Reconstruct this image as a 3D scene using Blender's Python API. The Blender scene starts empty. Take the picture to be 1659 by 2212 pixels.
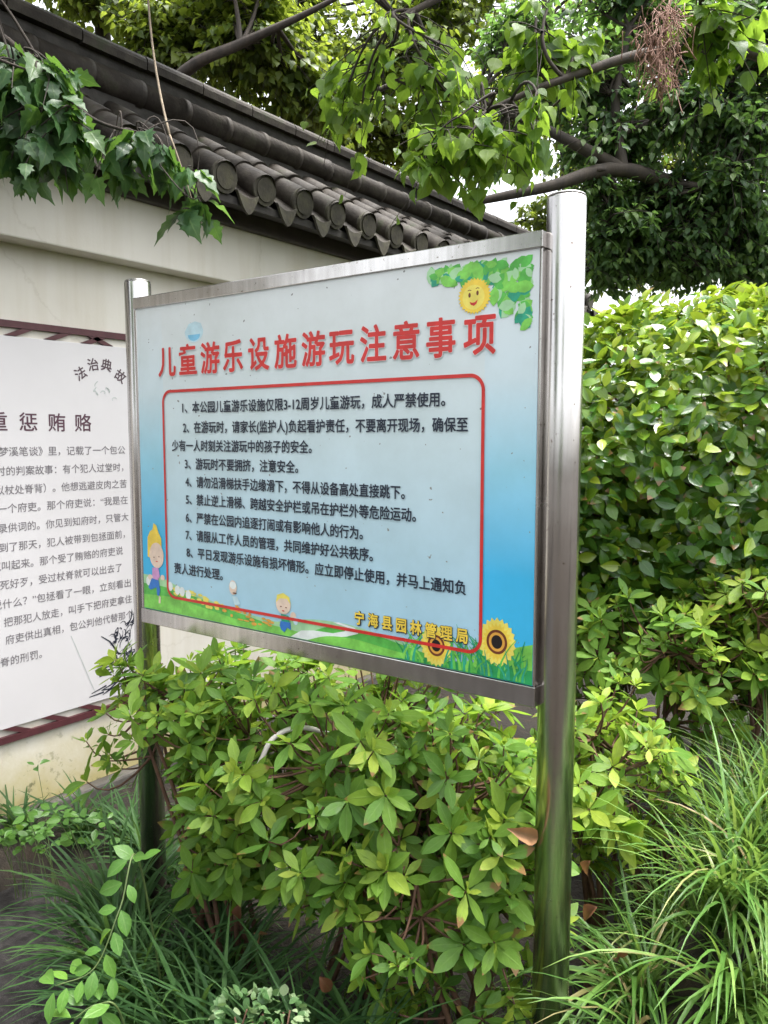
import bpy, math, random
import numpy as np
from mathutils import Vector
from mathutils.geometry import tessellate_polygon

# ------------------------------------------------------------------ camera, sky, sun, exposure
S = bpy.context.scene
COL = S.collection
random.seed(7)
RNG = np.random.default_rng(11)
ZP = 1.05                                    # height of the notice panel's lower edge above the ground
CAM = np.array([1.8833, -1.4042, 0.4843 + ZP])
PITCH, ROLL, YAW, FPX = 0.0935, -0.0008, 0.6386, 3126.0 / 3000 * 1659
FW = np.array([-math.sin(YAW) * math.cos(PITCH), math.cos(YAW) * math.cos(PITCH), -math.sin(PITCH)])
RT = np.cross(FW, [0, 0, 1]); RT /= np.linalg.norm(RT)
UP = np.cross(RT, FW)


def at(px, py, d):
    """World point at distance d along the view for a spot of the photo (1659 x 2212 grid)."""
    return CAM + d * (FW + (px - 829.5) / FPX * RT - (py - 1106) / FPX * UP)


cam = bpy.data.cameras.new('camera')
cam.sensor_fit = 'HORIZONTAL'; cam.sensor_width = 36.0
cam.lens = 36.0 * 3126 / 3000
cam.clip_start = 0.02; cam.clip_end = 500
co = bpy.data.objects.new('camera', cam); COL.objects.link(co)
co.location = CAM
co.rotation_euler = (math.pi / 2 - PITCH, 0, YAW)
S.camera = co

SUN_EL, SUN_AZ = math.radians(74), math.radians(50)      # azimuth measured from +Y towards +X
world = bpy.data.worlds.new('World'); S.world = world
world.use_nodes = True
wn = world.node_tree
bg = wn.nodes['Background']
sky = wn.nodes.new('ShaderNodeTexSky'); sky.sky_type = 'NISHITA'; sky.sun_disc = False
sky.sun_elevation = SUN_EL; sky.sun_rotation = SUN_AZ
sky.air_density = 1.0; sky.dust_density = 5.0; sky.ozone_density = 1.0
hs = wn.nodes.new('ShaderNodeHueSaturation'); hs.inputs['Saturation'].default_value = 0.22   # cloud cover greys the blue
wn.links.new(sky.outputs[0], hs.inputs['Color']); wn.links.new(hs.outputs[0], bg.inputs['Color'])
bg.inputs['Strength'].default_value = 0.15
sun = bpy.data.lights.new('sun', 'SUN'); sun.energy = 1.5; sun.angle = math.radians(28); sun.color = (1, 0.965, 0.91)
so = bpy.data.objects.new('sun', sun); COL.objects.link(so)
sd = Vector((math.sin(SUN_AZ) * math.cos(SUN_EL), math.cos(SUN_AZ) * math.cos(SUN_EL), math.sin(SUN_EL)))
so.rotation_euler = sd.to_track_quat('Z', 'Y').to_euler(); so.location = (3, 3, 8)
S.view_settings.view_transform = 'Standard'; S.view_settings.look = 'None'
S.view_settings.gamma = 1; S.view_settings.use_curve_mapping = False
S.view_settings.exposure = 2.2
S.render.engine = 'CYCLES'
S.cycles.max_bounces = 14; S.cycles.transmission_bounces = 6; S.cycles.diffuse_bounces = 9; S.cycles.glossy_bounces = 4
S.cycles.caustics_reflective = False; S.cycles.caustics_refractive = False
S.cycles.use_denoising = True


# ------------------------------------------------------------------ materials
def new_mat(name):
    m = bpy.data.materials.new(name); m.use_nodes = True
    nt = m.node_tree
    return m, nt, nt.nodes['Principled BSDF'], nt.nodes['Material Output']


def node(nt, t, **kw):
    n = nt.nodes.new(t)
    for k, v in kw.items():
        setattr(n, k, v)
    return n


def ramp(nt, stops, fac=None):
    r = nt.nodes.new('ShaderNodeValToRGB')
    e = r.color_ramp.elements
    while len(e) < len(stops): e.new(0.5)
    for i, (p, c) in enumerate(stops):
        e[i].position = p; e[i].color = (*c, 1)
    if fac is not None: nt.links.new(fac, r.inputs[0])
    return r


def noise(nt, scale, detail=4, rough=0.55, vec=None, dist=0.0):
    n = nt.nodes.new('ShaderNodeTexNoise')
    n.inputs['Scale'].default_value = scale; n.inputs['Detail'].default_value = detail
    n.inputs['Roughness'].default_value = rough; n.inputs['Distortion'].default_value = dist
    if vec is not None: nt.links.new(vec, n.inputs['Vector'])
    return n


def obj_coord(nt, scale=(1, 1, 1)):
    t = nt.nodes.new('ShaderNodeTexCoord'); mp = nt.nodes.new('ShaderNodeMapping')
    mp.inputs['Scale'].default_value = scale
    nt.links.new(t.outputs['Object'], mp.inputs['Vector'])
    return mp.outputs[0]


def mix(nt, fac, a, b, mode='MIX'):
    m = nt.nodes.new('ShaderNodeMix'); m.data_type = 'RGBA'; m.blend_type = mode
    for sock, v in ((m.inputs[0], fac), (m.inputs[6], a), (m.inputs[7], b)):
        if hasattr(v, 'is_linked') or hasattr(v, 'links'): nt.links.new(v, sock)
        elif isinstance(v, (int, float)): sock.default_value = v
        else: sock.default_value = (*v, 1)
    return m.outputs[2]


def bump(nt, bs, height, strength, distance=0.01):
    b = nt.nodes.new('ShaderNodeBump'); b.inputs['Strength'].default_value = strength; b.inputs['Distance'].default_value = distance
    nt.links.new(height, b.inputs['Height']); nt.links.new(b.outputs[0], bs.inputs['Normal'])


def surface(name, stops, scale=8, rough=0.7, bstr=0.2, bscale=60, spec=0.5, stretch=(1, 1, 1), bdist=0.005):
    m, nt, bs, out = new_mat(name)
    v = obj_coord(nt, stretch)
    n = noise(nt, scale, 6, 0.6, v)
    r = ramp(nt, stops, n.outputs['Fac'])
    nt.links.new(r.outputs[0], bs.inputs['Base Color'])
    bs.inputs['Roughness'].default_value = rough
    bs.inputs['Specular IOR Level'].default_value = spec
    if bstr:
        n2 = noise(nt, bscale, 5, 0.6, v); bump(nt, bs, n2.outputs['Fac'], bstr, bdist)
    return m


def flat_colour(name, c, rough=0.35, var=0.12, spec=0.4):
    c0 = tuple(x * (1 - var) for x in c); c1 = tuple(min(1, x * (1 + var)) for x in c)
    return surface(name, [(0.35, c0), (0.65, c1)], 30, rough, 0, spec=spec)


def leaf_mat(name, stops, rough=0.35, transl=0.35, tcol=(0.30, 0.48, 0.05), rib=0.25, brown=0.0, spec=0.5, vein=9.0, tmul=1.0):
    """Leaf: per-leaf colour from the 'tint' attribute, midrib and side veins from the UV map, some browned tips."""
    m, nt, bs, out = new_mat(name)
    a = node(nt, 'ShaderNodeAttribute', attribute_name='tint')
    r = ramp(nt, stops, a.outputs['Fac'])
    uv = node(nt, 'ShaderNodeUVMap'); sep = node(nt, 'ShaderNodeSeparateXYZ'); nt.links.new(uv.outputs[0], sep.inputs[0])
    ax = node(nt, 'ShaderNodeMath', operation='ABSOLUTE'); nt.links.new(sep.outputs[0], ax.inputs[0])
    mr = node(nt, 'ShaderNodeMapRange'); mr.inputs[1].default_value = 0.0; mr.inputs[2].default_value = 0.13
    mr.inputs[3].default_value = 1.0; mr.inputs[4].default_value = 0.0
    nt.links.new(ax.outputs[0], mr.inputs[0])
    # side veins: stripes along v slanting with |u|
    ml = node(nt, 'ShaderNodeMath', operation='MULTIPLY_ADD'); ml.inputs[1].default_value = -0.25
    nt.links.new(ax.outputs[0], ml.inputs[0]); nt.links.new(sep.outputs[1], ml.inputs[2])
    m2 = node(nt, 'ShaderNodeMath', operation='MULTIPLY'); m2.inputs[1].default_value = vein * 6.283; nt.links.new(ml.outputs[0], m2.inputs[0])
    sn = node(nt, 'ShaderNodeMath', operation='SINE'); nt.links.new(m2.outputs[0], sn.inputs[0])
    pw = node(nt, 'ShaderNodeMapRange'); pw.inputs[1].default_value = 0.75; pw.inputs[2].default_value = 1.0
    pw.inputs[3].default_value = 0; pw.inputs[4].default_value = 0.35; nt.links.new(sn.outputs[0], pw.inputs[0])
    mx = node(nt, 'ShaderNodeMath', operation='MAXIMUM'); nt.links.new(mr.outputs[0], mx.inputs[0]); nt.links.new(pw.outputs[0], mx.inputs[1])
    rb = node(nt, 'ShaderNodeMath', operation='MULTIPLY'); rb.inputs[1].default_value = rib; nt.links.new(mx.outputs[0], rb.inputs[0])
    light = mix(nt, rb.outputs[0], r.outputs[0], (0.30, 0.42, 0.14))
    nz = noise(nt, 45, 3, 0.6)
    blot = ramp(nt, [(0.3, (0.72, 0.74, 0.7)), (0.7, (1.18, 1.15, 1.1))], nz.outputs['Fac'])
    colr = mix(nt, 0.7, light, blot.outputs[0], 'MULTIPLY')
    if brown > 0:
        w = node(nt, 'ShaderNodeAttribute', attribute_name='wear')
        ad = node(nt, 'ShaderNodeMath', operation='MULTIPLY_ADD'); ad.inputs[1].default_value = 0.5
        n3 = noise(nt, 70, 2); nt.links.new(n3.outputs['Fac'], ad.inputs[0]); nt.links.new(sep.outputs[1], ad.inputs[2])
        ad2 = node(nt, 'ShaderNodeMath', operation='ADD'); nt.links.new(ad.outputs[0], ad2.inputs[0]); nt.links.new(w.outputs['Fac'], ad2.inputs[1])
        st = node(nt, 'ShaderNodeMapRange'); st.inputs[1].default_value = 2.0 - brown; st.inputs[2].default_value = 2.1 - brown
        nt.links.new(ad2.outputs[0], st.inputs[0])
        colr = mix(nt, st.outputs[0], colr, (0.21, 0.11, 0.045))
    nt.links.new(colr, bs.inputs['Base Color'])
    rr = ramp(nt, [(0.3, (rough * 0.75,) * 3), (0.7, (min(1, rough * 1.35),) * 3)], nz.outputs['Fac'])
    nt.links.new(rr.outputs[0], bs.inputs['Roughness'])
    bs.inputs['Specular IOR Level'].default_value = spec
    bump(nt, bs, mx.outputs[0], 0.25, 0.002)
    tr = node(nt, 'ShaderNodeBsdfTranslucent')
    tc = mix(nt, 0.55, colr, tcol)
    nt.links.new(tc, tr.inputs['Color'])
    ms = node(nt, 'ShaderNodeMixShader'); ms.inputs[0].default_value = transl
    nt.links.new(bs.outputs[0], ms.inputs[1]); nt.links.new(tr.outputs[0], ms.inputs[2]); nt.links.new(ms.outputs[0], out.inputs[0])
    return m


def steel_mat():
    m, nt, bs, out = new_mat('stainless_steel')
    v = obj_coord(nt, (1, 1, 0.06))
    n = noise(nt, 60, 4, 0.6, v)
    r = ramp(nt, [(0.3, (0.46, 0.44, 0.42)), (0.7, (0.62, 0.60, 0.58))], n.outputs['Fac'])
    v2 = obj_coord(nt); d = noise(nt, 130, 2, 0.5, v2)
    sp = ramp(nt, [(0.70, (0, 0, 0)), (0.76, (1, 1, 1))], d.outputs['Fac'])
    c = mix(nt, sp.outputs[0], r.outputs[0], (0.16, 0.12, 0.09))
    nt.links.new(c, bs.inputs['Base Color'])
    bs.inputs['Metallic'].default_value = 1.0
    rr = ramp(nt, [(0.3, (0.17,) * 3), (0.75, (0.30,) * 3)], noise(nt, 9, 5, 0.6, v2).outputs['Fac'])
    nt.links.new(rr.outputs[0], bs.inputs['Roughness'])
    bump(nt, bs, noise(nt, 3, 2, 0.5, v).outputs['Fac'], 0.025, 0.01)
    return m


def panel_mat():
    """Printed sky: pale at the top, blue at the bottom, bluer still outside the text box."""
    m, nt, bs, out = new_mat('printed_sky')
    uv = node(nt, 'ShaderNodeUVMap'); sep = node(nt, 'ShaderNodeSeparateXYZ'); nt.links.new(uv.outputs[0], sep.inputs[0])
    inner = ramp(nt, [(0.0, (0.36, 0.60, 0.75)), (0.25, (0.44, 0.64, 0.74)), (0.6, (0.60, 0.72, 0.75)), (0.85, (0.66, 0.72, 0.72)), (1.0, (0.70, 0.74, 0.74))], sep.outputs[1])
    outer = ramp(nt, [(0.0, (0.05, 0.47, 0.80)), (0.25, (0.06, 0.46, 0.77)), (0.5, (0.32, 0.64, 0.79)), (0.72, (0.60, 0.72, 0.76)), (1.0, (0.70, 0.74, 0.74))], sep.outputs[1])
    # box limits in u (0..1) with soft edge
    lo = node(nt, 'ShaderNodeMath', operation='GREATER_THAN'); lo.inputs[1].default_value = 0.087; nt.links.new(sep.outputs[0], lo.inputs[0])
    hi = node(nt, 'ShaderNodeMath', operation='LESS_THAN'); hi.inputs[1].default_value = 0.911; nt.links.new(sep.outputs[0], hi.inputs[0])
    bx = node(nt, 'ShaderNodeMath', operation='MULTIPLY'); nt.links.new(lo.outputs[0], bx.inputs[0]); nt.links.new(hi.outputs[0], bx.inputs[1])
    c = mix(nt, bx.outputs[0], outer.outputs[0], inner.outputs[0])
    v = obj_coord(nt)
    gr = ramp(nt, [(0.3, (0.90, 0.90, 0.88)), (0.65, (1.03, 1.03, 1.03))], noise(nt, 5, 6, 0.65, v).outputs['Fac'])
    c2 = mix(nt, 1.0, c, gr.outputs[0], 'MULTIPLY')
    d = noise(nt, 75, 1, 0.5, v)
    sp = ramp(nt, [(0.775, (0, 0, 0)), (0.785, (1, 1, 1))], d.outputs['Fac'])
    c3 = mix(nt, sp.outputs[0], c2, (0.25, 0.26, 0.25))
    nt.links.new(c3, bs.inputs['Base Color'])
    bs.inputs['Roughness'].default_value = 0.28; bs.inputs['Specular IOR Level'].default_value = 0.35
    return m


def wall_mat():
    m, nt, bs, out = new_mat('white_plaster')
    g = nt.nodes.new('ShaderNodeNewGeometry'); sep = node(nt, 'ShaderNodeSeparateXYZ'); nt.links.new(g.outputs['Position'], sep.inputs[0])
    v = obj_coord(nt)
    base = ramp(nt, [(0.3, (0.62, 0.585, 0.52)), (0.7, (0.68, 0.65, 0.585))], noise(nt, 2.2, 6, 0.6, v).outputs['Fac'])
    # streaks of dirt that run down from the eaves, and damp yellow-green stain near the foot
    st = noise(nt, 6, 5, 0.6, obj_coord(nt, (1, 1.6, 0.12)))
    sr = ramp(nt, [(0.46, (1, 1, 1)), (0.80, (0.87, 0.84, 0.78))], st.outputs['Fac'])
    c = mix(nt, 1.0, base.outputs[0], sr.outputs[0], 'MULTIPLY')
    vo = node(nt, 'ShaderNodeTexVoronoi', feature='DISTANCE_TO_EDGE'); vo.inputs['Scale'].default_value = 1.3
    wv = node(nt, 'ShaderNodeMix', data_type='VECTOR'); wv.inputs[0].default_value = 0.12; nt.links.new(v, wv.inputs[4]); nt.links.new(noise(nt, 5, 5, 0.7, v).outputs['Color'], wv.inputs[5]); nt.links.new(wv.outputs[1], vo.inputs['Vector'])
    cr = ramp(nt, [(0.0, (0.62, 0.58, 0.50)), (0.006, (1, 1, 1))], vo.outputs['Distance']); c = mix(nt, 0.22, c, cr.outputs[0], 'MULTIPLY')
    pa = ramp(nt, [(0.55, (1, 1, 1)), (0.68, (0.95, 0.92, 0.865))], noise(nt, 1.1, 7, 0.7, v, 0.6).outputs['Fac']); c = mix(nt, 1.0, c, pa.outputs[0], 'MULTIPLY')
    h = node(nt, 'ShaderNodeMath', operation='MULTIPLY_ADD'); h.inputs[1].default_value = 0.35
    nt.links.new(noise(nt, 7, 5, 0.65, v).outputs['Fac'], h.inputs[0]); nt.links.new(sep.outputs[2], h.inputs[2])
    f1 = node(nt, 'ShaderNodeMapRange'); f1.inputs[1].default_value = 0.62; f1.inputs[2].default_value = 0.30; nt.links.new(h.outputs[0], f1.inputs[0])
    c = mix(nt, f1.outputs[0], c, (0.42, 0.36, 0.17))
    d = noise(nt, 26, 3, 0.6, v)
    f2 = ramp(nt, [(0.60, (0, 0, 0)), (0.70, (1, 1, 1))], d.outputs['Fac'])
    mm = node(nt, 'ShaderNodeMath', operation='MULTIPLY'); nt.links.new(f1.outputs[0], mm.inputs[0]); nt.links.new(f2.outputs[0], mm.inputs[1])
    c = mix(nt, mm.outputs[0], c, (0.13, 0.13, 0.06))
    nt.links.new(c, bs.inputs['Base Color']); bs.inputs['Roughness'].default_value = 0.85
    bump(nt, bs, noise(nt, 90, 4, 0.6, v).outputs['Fac'], 0.12, 0.004)
    return m


M = {}
M['steel'] = steel_mat()
M['panel'] = panel_mat()
M['panel_back'] = flat_colour('panel_edge', (0.6, 0.6, 0.58), 0.5)
M['wall'] = wall_mat()
M['fascia'] = surface('dark_brown_paint', [(0.3, (0.022, 0.016, 0.013)), (0.7, (0.045, 0.034, 0.028))], 7, 0.55, 0.2)
M['tile'] = surface('weathered_grey_tile', [(0.25, (0.012, 0.009, 0.007)), (0.48, (0.027, 0.021, 0.016)), (0.58, (0.046, 0.038, 0.030)), (0.68, (0.030, 0.034, 0.016)), (0.82, (0.060, 0.050, 0.036))], 9, 0.68, 0.5, 55, spec=0.3)
M['tile_end'] = surface('mossy_tile_end', [(0.25, (0.016, 0.013, 0.010)), (0.5, (0.042, 0.037, 0.024)), (0.75, (0.062, 0.058, 0.030))], 22, 0.8, 0.5, 60)
M['mortar'] = surface('dark_mortar', [(0.3, (0.020, 0.018, 0.016)), (0.7, (0.050, 0.045, 0.040))], 15, 0.9, 0.4)
M['stone'] = surface('grey_plinth_stone', [(0.3, (0.055, 0.050, 0.045)), (0.7, (0.12, 0.11, 0.095))], 9, 0.75, 0.4)
M['soil'] = surface('damp_soil', [(0.25, (0.008, 0.006, 0.004)), (0.55, (0.020, 0.014, 0.009)), (0.8, (0.042, 0.028, 0.016))], 14, 0.9, 0.8, 50, bdist=0.02)
M['asphalt'] = surface('wet_dark_paving', [(0.30, (0.010, 0.009, 0.009)), (0.48, (0.026, 0.024, 0.024)), (0.55, (0.034, 0.031, 0.031)), (0.75, (0.055, 0.050, 0.047))], 28, 0.6, 0.8, 160, spec=0.15)
M['bark'] = surface('dark_bark', [(0.3, (0.018, 0.014, 0.011)), (0.7, (0.055, 0.042, 0.032))], 18, 0.85, 0.6, 50, stretch=(1, 1, 0.4))
M['twig'] = surface('brown_twig', [(0.3, (0.060, 0.028, 0.017)), (0.7, (0.15, 0.075, 0.045))], 25, 0.75, 0.3)
M['green_stem'] = surface('green_stem', [(0.3, (0.045, 0.075, 0.02)), (0.7, (0.09, 0.13, 0.035))], 25, 0.6, 0.1)
M['pale_twig'] = surface('pale_dry_vine', [(0.3, (0.12, 0.09, 0.06)), (0.7, (0.24, 0.19, 0.13))], 25, 0.8, 0.3)
M['dry'] = surface('dry_seed_brown', [(0.3, (0.13, 0.065, 0.045)), (0.7, (0.30, 0.17, 0.12))], 25, 0.8, 0.2)
M['azalea'] = leaf_mat('azalea_leaf', [(0.0, (0.050, 0.125, 0.022)), (0.45, (0.090, 0.198, 0.027)), (0.75, (0.150, 0.265, 0.033)), (1.0, (0.27, 0.35, 0.045))], 0.50, 0.42, (0.36, 0.56, 0.05), 0.22, 0.03, spec=0.32, vein=6)
M['azalea_worn'] = leaf_mat('worn_azalea_leaf', [(0.0, (0.050, 0.125, 0.022)), (0.45, (0.090, 0.198, 0.027)), (0.75, (0.150, 0.265, 0.033)), (1.0, (0.27, 0.35, 0.045))], 0.50, 0.42, (0.36, 0.56, 0.05), 0.22, 0.12, spec=0.32, vein=6)
M['hedge'] = leaf_mat('camellia_leaf', [(0.0, (0.022, 0.080, 0.014)), (0.4, (0.050, 0.145, 0.020)), (0.7, (0.13, 0.235, 0.020)), (1.0, (0.28, 0.35, 0.030))], 0.20, 0.33, (0.40, 0.55, 0.04), 0.18, 0.07, spec=0.6, vein=6)
M['heart'] = leaf_mat('heart_leaf', [(0.0, (0.030, 0.085, 0.024)), (0.5, (0.075, 0.15, 0.028)), (1.0, (0.14, 0.22, 0.030))], 0.45, 0.52, (0.40, 0.62, 0.05), 0.25, spec=0.35, vein=5)
M['lobed'] = leaf_mat('lobed_leaf', [(0.0, (0.020, 0.060, 0.022)), (0.6, (0.035, 0.095, 0.028)), (1.0, (0.075, 0.15, 0.03))], 0.42, 0.38, (0.22, 0.42, 0.05), 0.2, vein=5)
M['dark_crown'] = leaf_mat('dark_crown_leaf', [(0.0, (0.040, 0.090, 0.042)), (0.55, (0.075, 0.140, 0.054)), (1.0, (0.13, 0.20, 0.050))], 0.48, 0.5, (0.26, 0.48, 0.08), 0.15)
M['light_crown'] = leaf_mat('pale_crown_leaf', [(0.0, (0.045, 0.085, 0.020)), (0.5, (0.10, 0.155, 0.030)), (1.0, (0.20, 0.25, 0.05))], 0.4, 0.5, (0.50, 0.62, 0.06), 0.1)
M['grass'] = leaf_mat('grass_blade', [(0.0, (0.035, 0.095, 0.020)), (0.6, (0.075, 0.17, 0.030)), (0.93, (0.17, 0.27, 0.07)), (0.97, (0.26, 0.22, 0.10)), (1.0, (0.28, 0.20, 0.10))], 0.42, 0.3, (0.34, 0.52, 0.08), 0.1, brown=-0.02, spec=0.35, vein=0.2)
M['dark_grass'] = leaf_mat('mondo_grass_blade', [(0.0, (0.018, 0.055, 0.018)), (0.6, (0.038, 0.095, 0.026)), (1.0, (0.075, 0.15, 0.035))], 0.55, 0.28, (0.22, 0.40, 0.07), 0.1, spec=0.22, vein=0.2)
M['weed'] = leaf_mat('weed_leaf', [(0.0, (0.045, 0.13, 0.02)), (0.6, (0.08, 0.20, 0.025)), (1.0, (0.15, 0.29, 0.04))], 0.4, 0.35, (0.32, 0.56, 0.05), 0.2, vein=5)
M['variegated'] = leaf_mat('variegated_leaf', [(0.0, (0.05, 0.13, 0.04)), (0.6, (0.12, 0.22, 0.09)), (1.0, (0.32, 0.40, 0.24))], 0.35, 0.3, (0.4, 0.6, 0.2), 0.2)
M['dead'] = leaf_mat('dead_leaf', [(0.0, (0.10, 0.035, 0.018)), (0.6, (0.18, 0.07, 0.03)), (1.0, (0.28, 0.15, 0.07))], 0.6, 0.2, (0.4, 0.2, 0.08), 0.1)
M['pipe'] = surface('white_plastic', [(0.3, (0.45, 0.41, 0.39)), (0.7, (0.62, 0.58, 0.56))], 14, 0.4, 0.05)
M['poster'] = surface('poster_vinyl', [(0.3, (0.56, 0.54, 0.545)), (0.7, (0.62, 0.60, 0.605))], 1.6, 0.4, 0.02)
M['frame_red'] = flat_colour('maroon_paint', (0.075, 0.022, 0.026), 0.5)
M['ink_brown'] = flat_colour('brown_ink', (0.085, 0.055, 0.065), 0.5)
M['ink_grey'] = flat_colour('grey_ink', (0.17, 0.155, 0.165), 0.5)
M['ink_wine'] = flat_colour('wine_ink', (0.085, 0.038, 0.055), 0.5)
M['ink_black'] = flat_colour('black_ink', (0.020, 0.022, 0.035), 0.5)
M['ink_faint'] = flat_colour('faint_green_ink', (0.40, 0.44, 0.42), 0.5)
M['ink_navy'] = flat_colour('navy_ink', (0.018, 0.026, 0.045), 0.35)
M['red'] = flat_colour('print_red', (0.58, 0.035, 0.030), 0.35)
M['yellow'] = flat_colour('print_yellow', (0.80, 0.58, 0.07), 0.35)
M['lemon'] = flat_colour('print_lemon', (0.80, 0.68, 0.13), 0.35)
M['orange'] = flat_colour('print_orange', (0.72, 0.36, 0.06), 0.35)
M['chocolate'] = flat_colour('print_brown', (0.16, 0.045, 0.020), 0.35)
M['black'] = flat_colour('print_black', (0.015, 0.012, 0.012), 0.35)
M['white'] = flat_colour('print_white', (0.74, 0.78, 0.76), 0.35)
M['skin'] = flat_colour('print_skin', (0.72, 0.56, 0.45), 0.35)
M['pink'] = flat_colour('print_pink', (0.55, 0.28, 0.52), 0.35)
M['blue'] = flat_colour('print_blue', (0.03, 0.17, 0.52), 0.35)
M['sky_blue'] = flat_colour('print_sky_blue', (0.20, 0.50, 0.70), 0.35)
M['pale_blue'] = flat_colour('print_pale_blue', (0.50, 0.68, 0.74), 0.35)
M['g_pale'] = flat_colour('print_pale_green', (0.36, 0.62, 0.34), 0.35)
M['g_light'] = flat_colour('print_light_green', (0.20, 0.56, 0.09), 0.35, 0.25)
M['g_mid'] = flat_colour('print_mid_green', (0.10, 0.44, 0.075), 0.35, 0.25)
M['g_dark'] = flat_colour('print_dark_green', (0.025, 0.28, 0.085), 0.35, 0.25)
M['teal'] = flat_colour('print_teal', (0.03, 0.33, 0.20), 0.35, 0.25)


# ------------------------------------------------------------------ object helpers
def tag(o, label=None, cat=None, group=None, kind=None):
    if label: o['label'] = label
    if cat: o['category'] = cat
    if group: o['group'] = group
    if kind: o['kind'] = kind
    return o


def empty(name, loc=(0, 0, 0)):
    o = bpy.data.objects.new(name, None); COL.objects.link(o); o.location = [float(c) for c in loc]; o.empty_display_size = 0.05
    return o


def link(name, me, parent=None):
    o = bpy.data.objects.new(name, me); COL.objects.link(o)
    if parent is not None:
        o.parent = parent
        w = Vector((0, 0, 0)); p = parent
        while p is not None: w += Vector(p.location); p = p.parent
        o.location = -w                                   # geometry below is written in world coordinates
    return o


class MB:
    """Collects geometry (world coordinates) that becomes ONE mesh object."""
    def __init__(s): s.v = []; s.f = []; s.m = []; s.n = 0; s.sm = []
    def add(s, V, F, mi=0, smooth=False):
        s.v += [tuple(float(c) for c in p) for p in V]
        s.f += [tuple(i + s.n for i in f) for f in F]; s.m += [mi] * len(F); s.sm += [smooth] * len(F); s.n += len(V)
    def box(s, a, b, mi=0):
        (x0, y0, z0), (x1, y1, z1) = a, b
        V = [(x0, y0, z0), (x1, y0, z0), (x1, y1, z0), (x0, y1, z0), (x0, y0, z1), (x1, y0, z1), (x1, y1, z1), (x0, y1, z1)]
        s.add(V, [(0, 3, 2, 1), (4, 5, 6, 7), (0, 1, 5, 4), (1, 2, 6, 5), (2, 3, 7, 6), (3, 0, 4, 7)], mi)
    def tube(s, pts, rad, sides=8, mi=0, cap=True, smooth=True):
        V, F = tube_geo(pts, rad, sides)
        n = len(pts)
        s.add(V, F, mi, smooth)
        if cap:
            s.f.append(tuple(s.n - sides * n + i for i in range(sides))[::-1]); s.m.append(mi); s.sm.append(False)
            s.f.append(tuple(s.n - sides + i for i in range(sides))); s.m.append(mi); s.sm.append(False)
    def build(s, name, mats, parent=None, bevel=0):
        me = bpy.data.meshes.new(name); me.from_pydata(s.v, [], s.f)
        for m in (mats if isinstance(mats, (list, tuple)) else [mats]): me.materials.append(m)
        me.polygons.foreach_set('material_index', s.m); me.polygons.foreach_set('use_smooth', s.sm); me.update()
        o = link(name, me, parent)
        if bevel:
            bv = o.modifiers.new('bevel', 'BEVEL'); bv.width = bevel; bv.segments = 2; bv.limit_method = 'ANGLE'
        return o


def tube_geo(pts, rad, sides=6):
    P = np.asarray(pts, float); n = len(P)
    R = np.broadcast_to(np.asarray(rad, float), (n,)) if np.ndim(rad) else np.full(n, float(rad))
    T = np.gradient(P, axis=0); T /= np.linalg.norm(T, axis=1, keepdims=True) + 1e-12
    ref = np.array([0, 0, 1.0]) if abs(T[0, 2]) < 0.9 else np.array([1.0, 0, 0])
    A = np.cross(T, ref); A /= np.linalg.norm(A, axis=1, keepdims=True) + 1e-12
    B = np.cross(T, A)
    th = np.arange(sides) / sides * 2 * np.pi
    V = P[:, None, :] + R[:, None, None] * (np.cos(th)[None, :, None] * A[:, None, :] + np.sin(th)[None, :, None] * B[:, None, :])
    F = [(i * sides + j, i * sides + (j + 1) % sides, (i + 1) * sides + (j + 1) % sides, (i + 1) * sides + j) for i in range(n - 1) for j in range(sides)]
    return V.reshape(-1, 3), F


def smooth_path(pts, k=5):
    """Catmull-Rom through the points (4th column, a radius, is carried along)."""
    P = np.asarray(pts, float)
    Q = np.vstack([2 * P[0] - P[1], P, 2 * P[-1] - P[-2]])
    out = []
    for i in range(1, len(Q) - 2):
        for t in np.arange(k) / k:
            a, b, c, d = Q[i - 1], Q[i], Q[i + 1], Q[i + 2]
            out.append(0.5 * (2 * b + (c - a) * t + (2 * a - 5 * b + 4 * c - d) * t ** 2 + (3 * b - a - 3 * c + d) * t ** 3))
    out.append(P[-1])
    return np.array(out)


def leaf_template(profile, fold=0.12, curl=0.25, cup=0.0, wave=0.0):
    """profile: list of (t, half width) for unit length; 3 columns of vertices. Leaf along +Y, face towards +Z."""
    V = []; U = []
    for i, (t, w) in enumerate(profile):
        z = -curl * t * t
        for k in (-1, 0, 1):
            V.append((k * w, t * (1 - 0.25 * curl * t), z + (abs(k) * w * fold * 2) + wave * w * math.sin(t * 14 + k) - cup * t * (1 - t)))
            U.append((k, t))
    F = []
    for i in range(len(profile) - 1):
        a = i * 3
        F += [(a, a + 1, a + 4, a + 3), (a + 1, a + 2, a + 5, a + 4)]
    return np.array(V), np.array(F), np.array(U)


LANCE = [(0, .012), (.12, .055), (.3, .145), (.5, .192), (.68, .175), (.85, .10), (1, .008)]
OVAL = [(0, .015), (.1, .10), (.28, .22), (.5, .265), (.72, .205), (.88, .10), (1, .006)]
HEART = [(0, .10), (.03, .22), (.14, .36), (.32, .41), (.52, .33), (.72, .17), (.85, .06), (1, .005)]
LOBED = [(0, .03), (.08, .22), (.2, .30), (.3, .22), (.42, .33), (.52, .20), (.66, .18), (.8, .07), (1, .005)]
ROUND = [(0, .04), (.12, .22), (.35, .36), (.6, .36), (.82, .22), (1, .02)]
BLADE = [(0, .010), (.15, .012), (.3, .012), (.45, .011), (.6, .010), (.75, .008), (.9, .005), (1, .001)]


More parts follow.
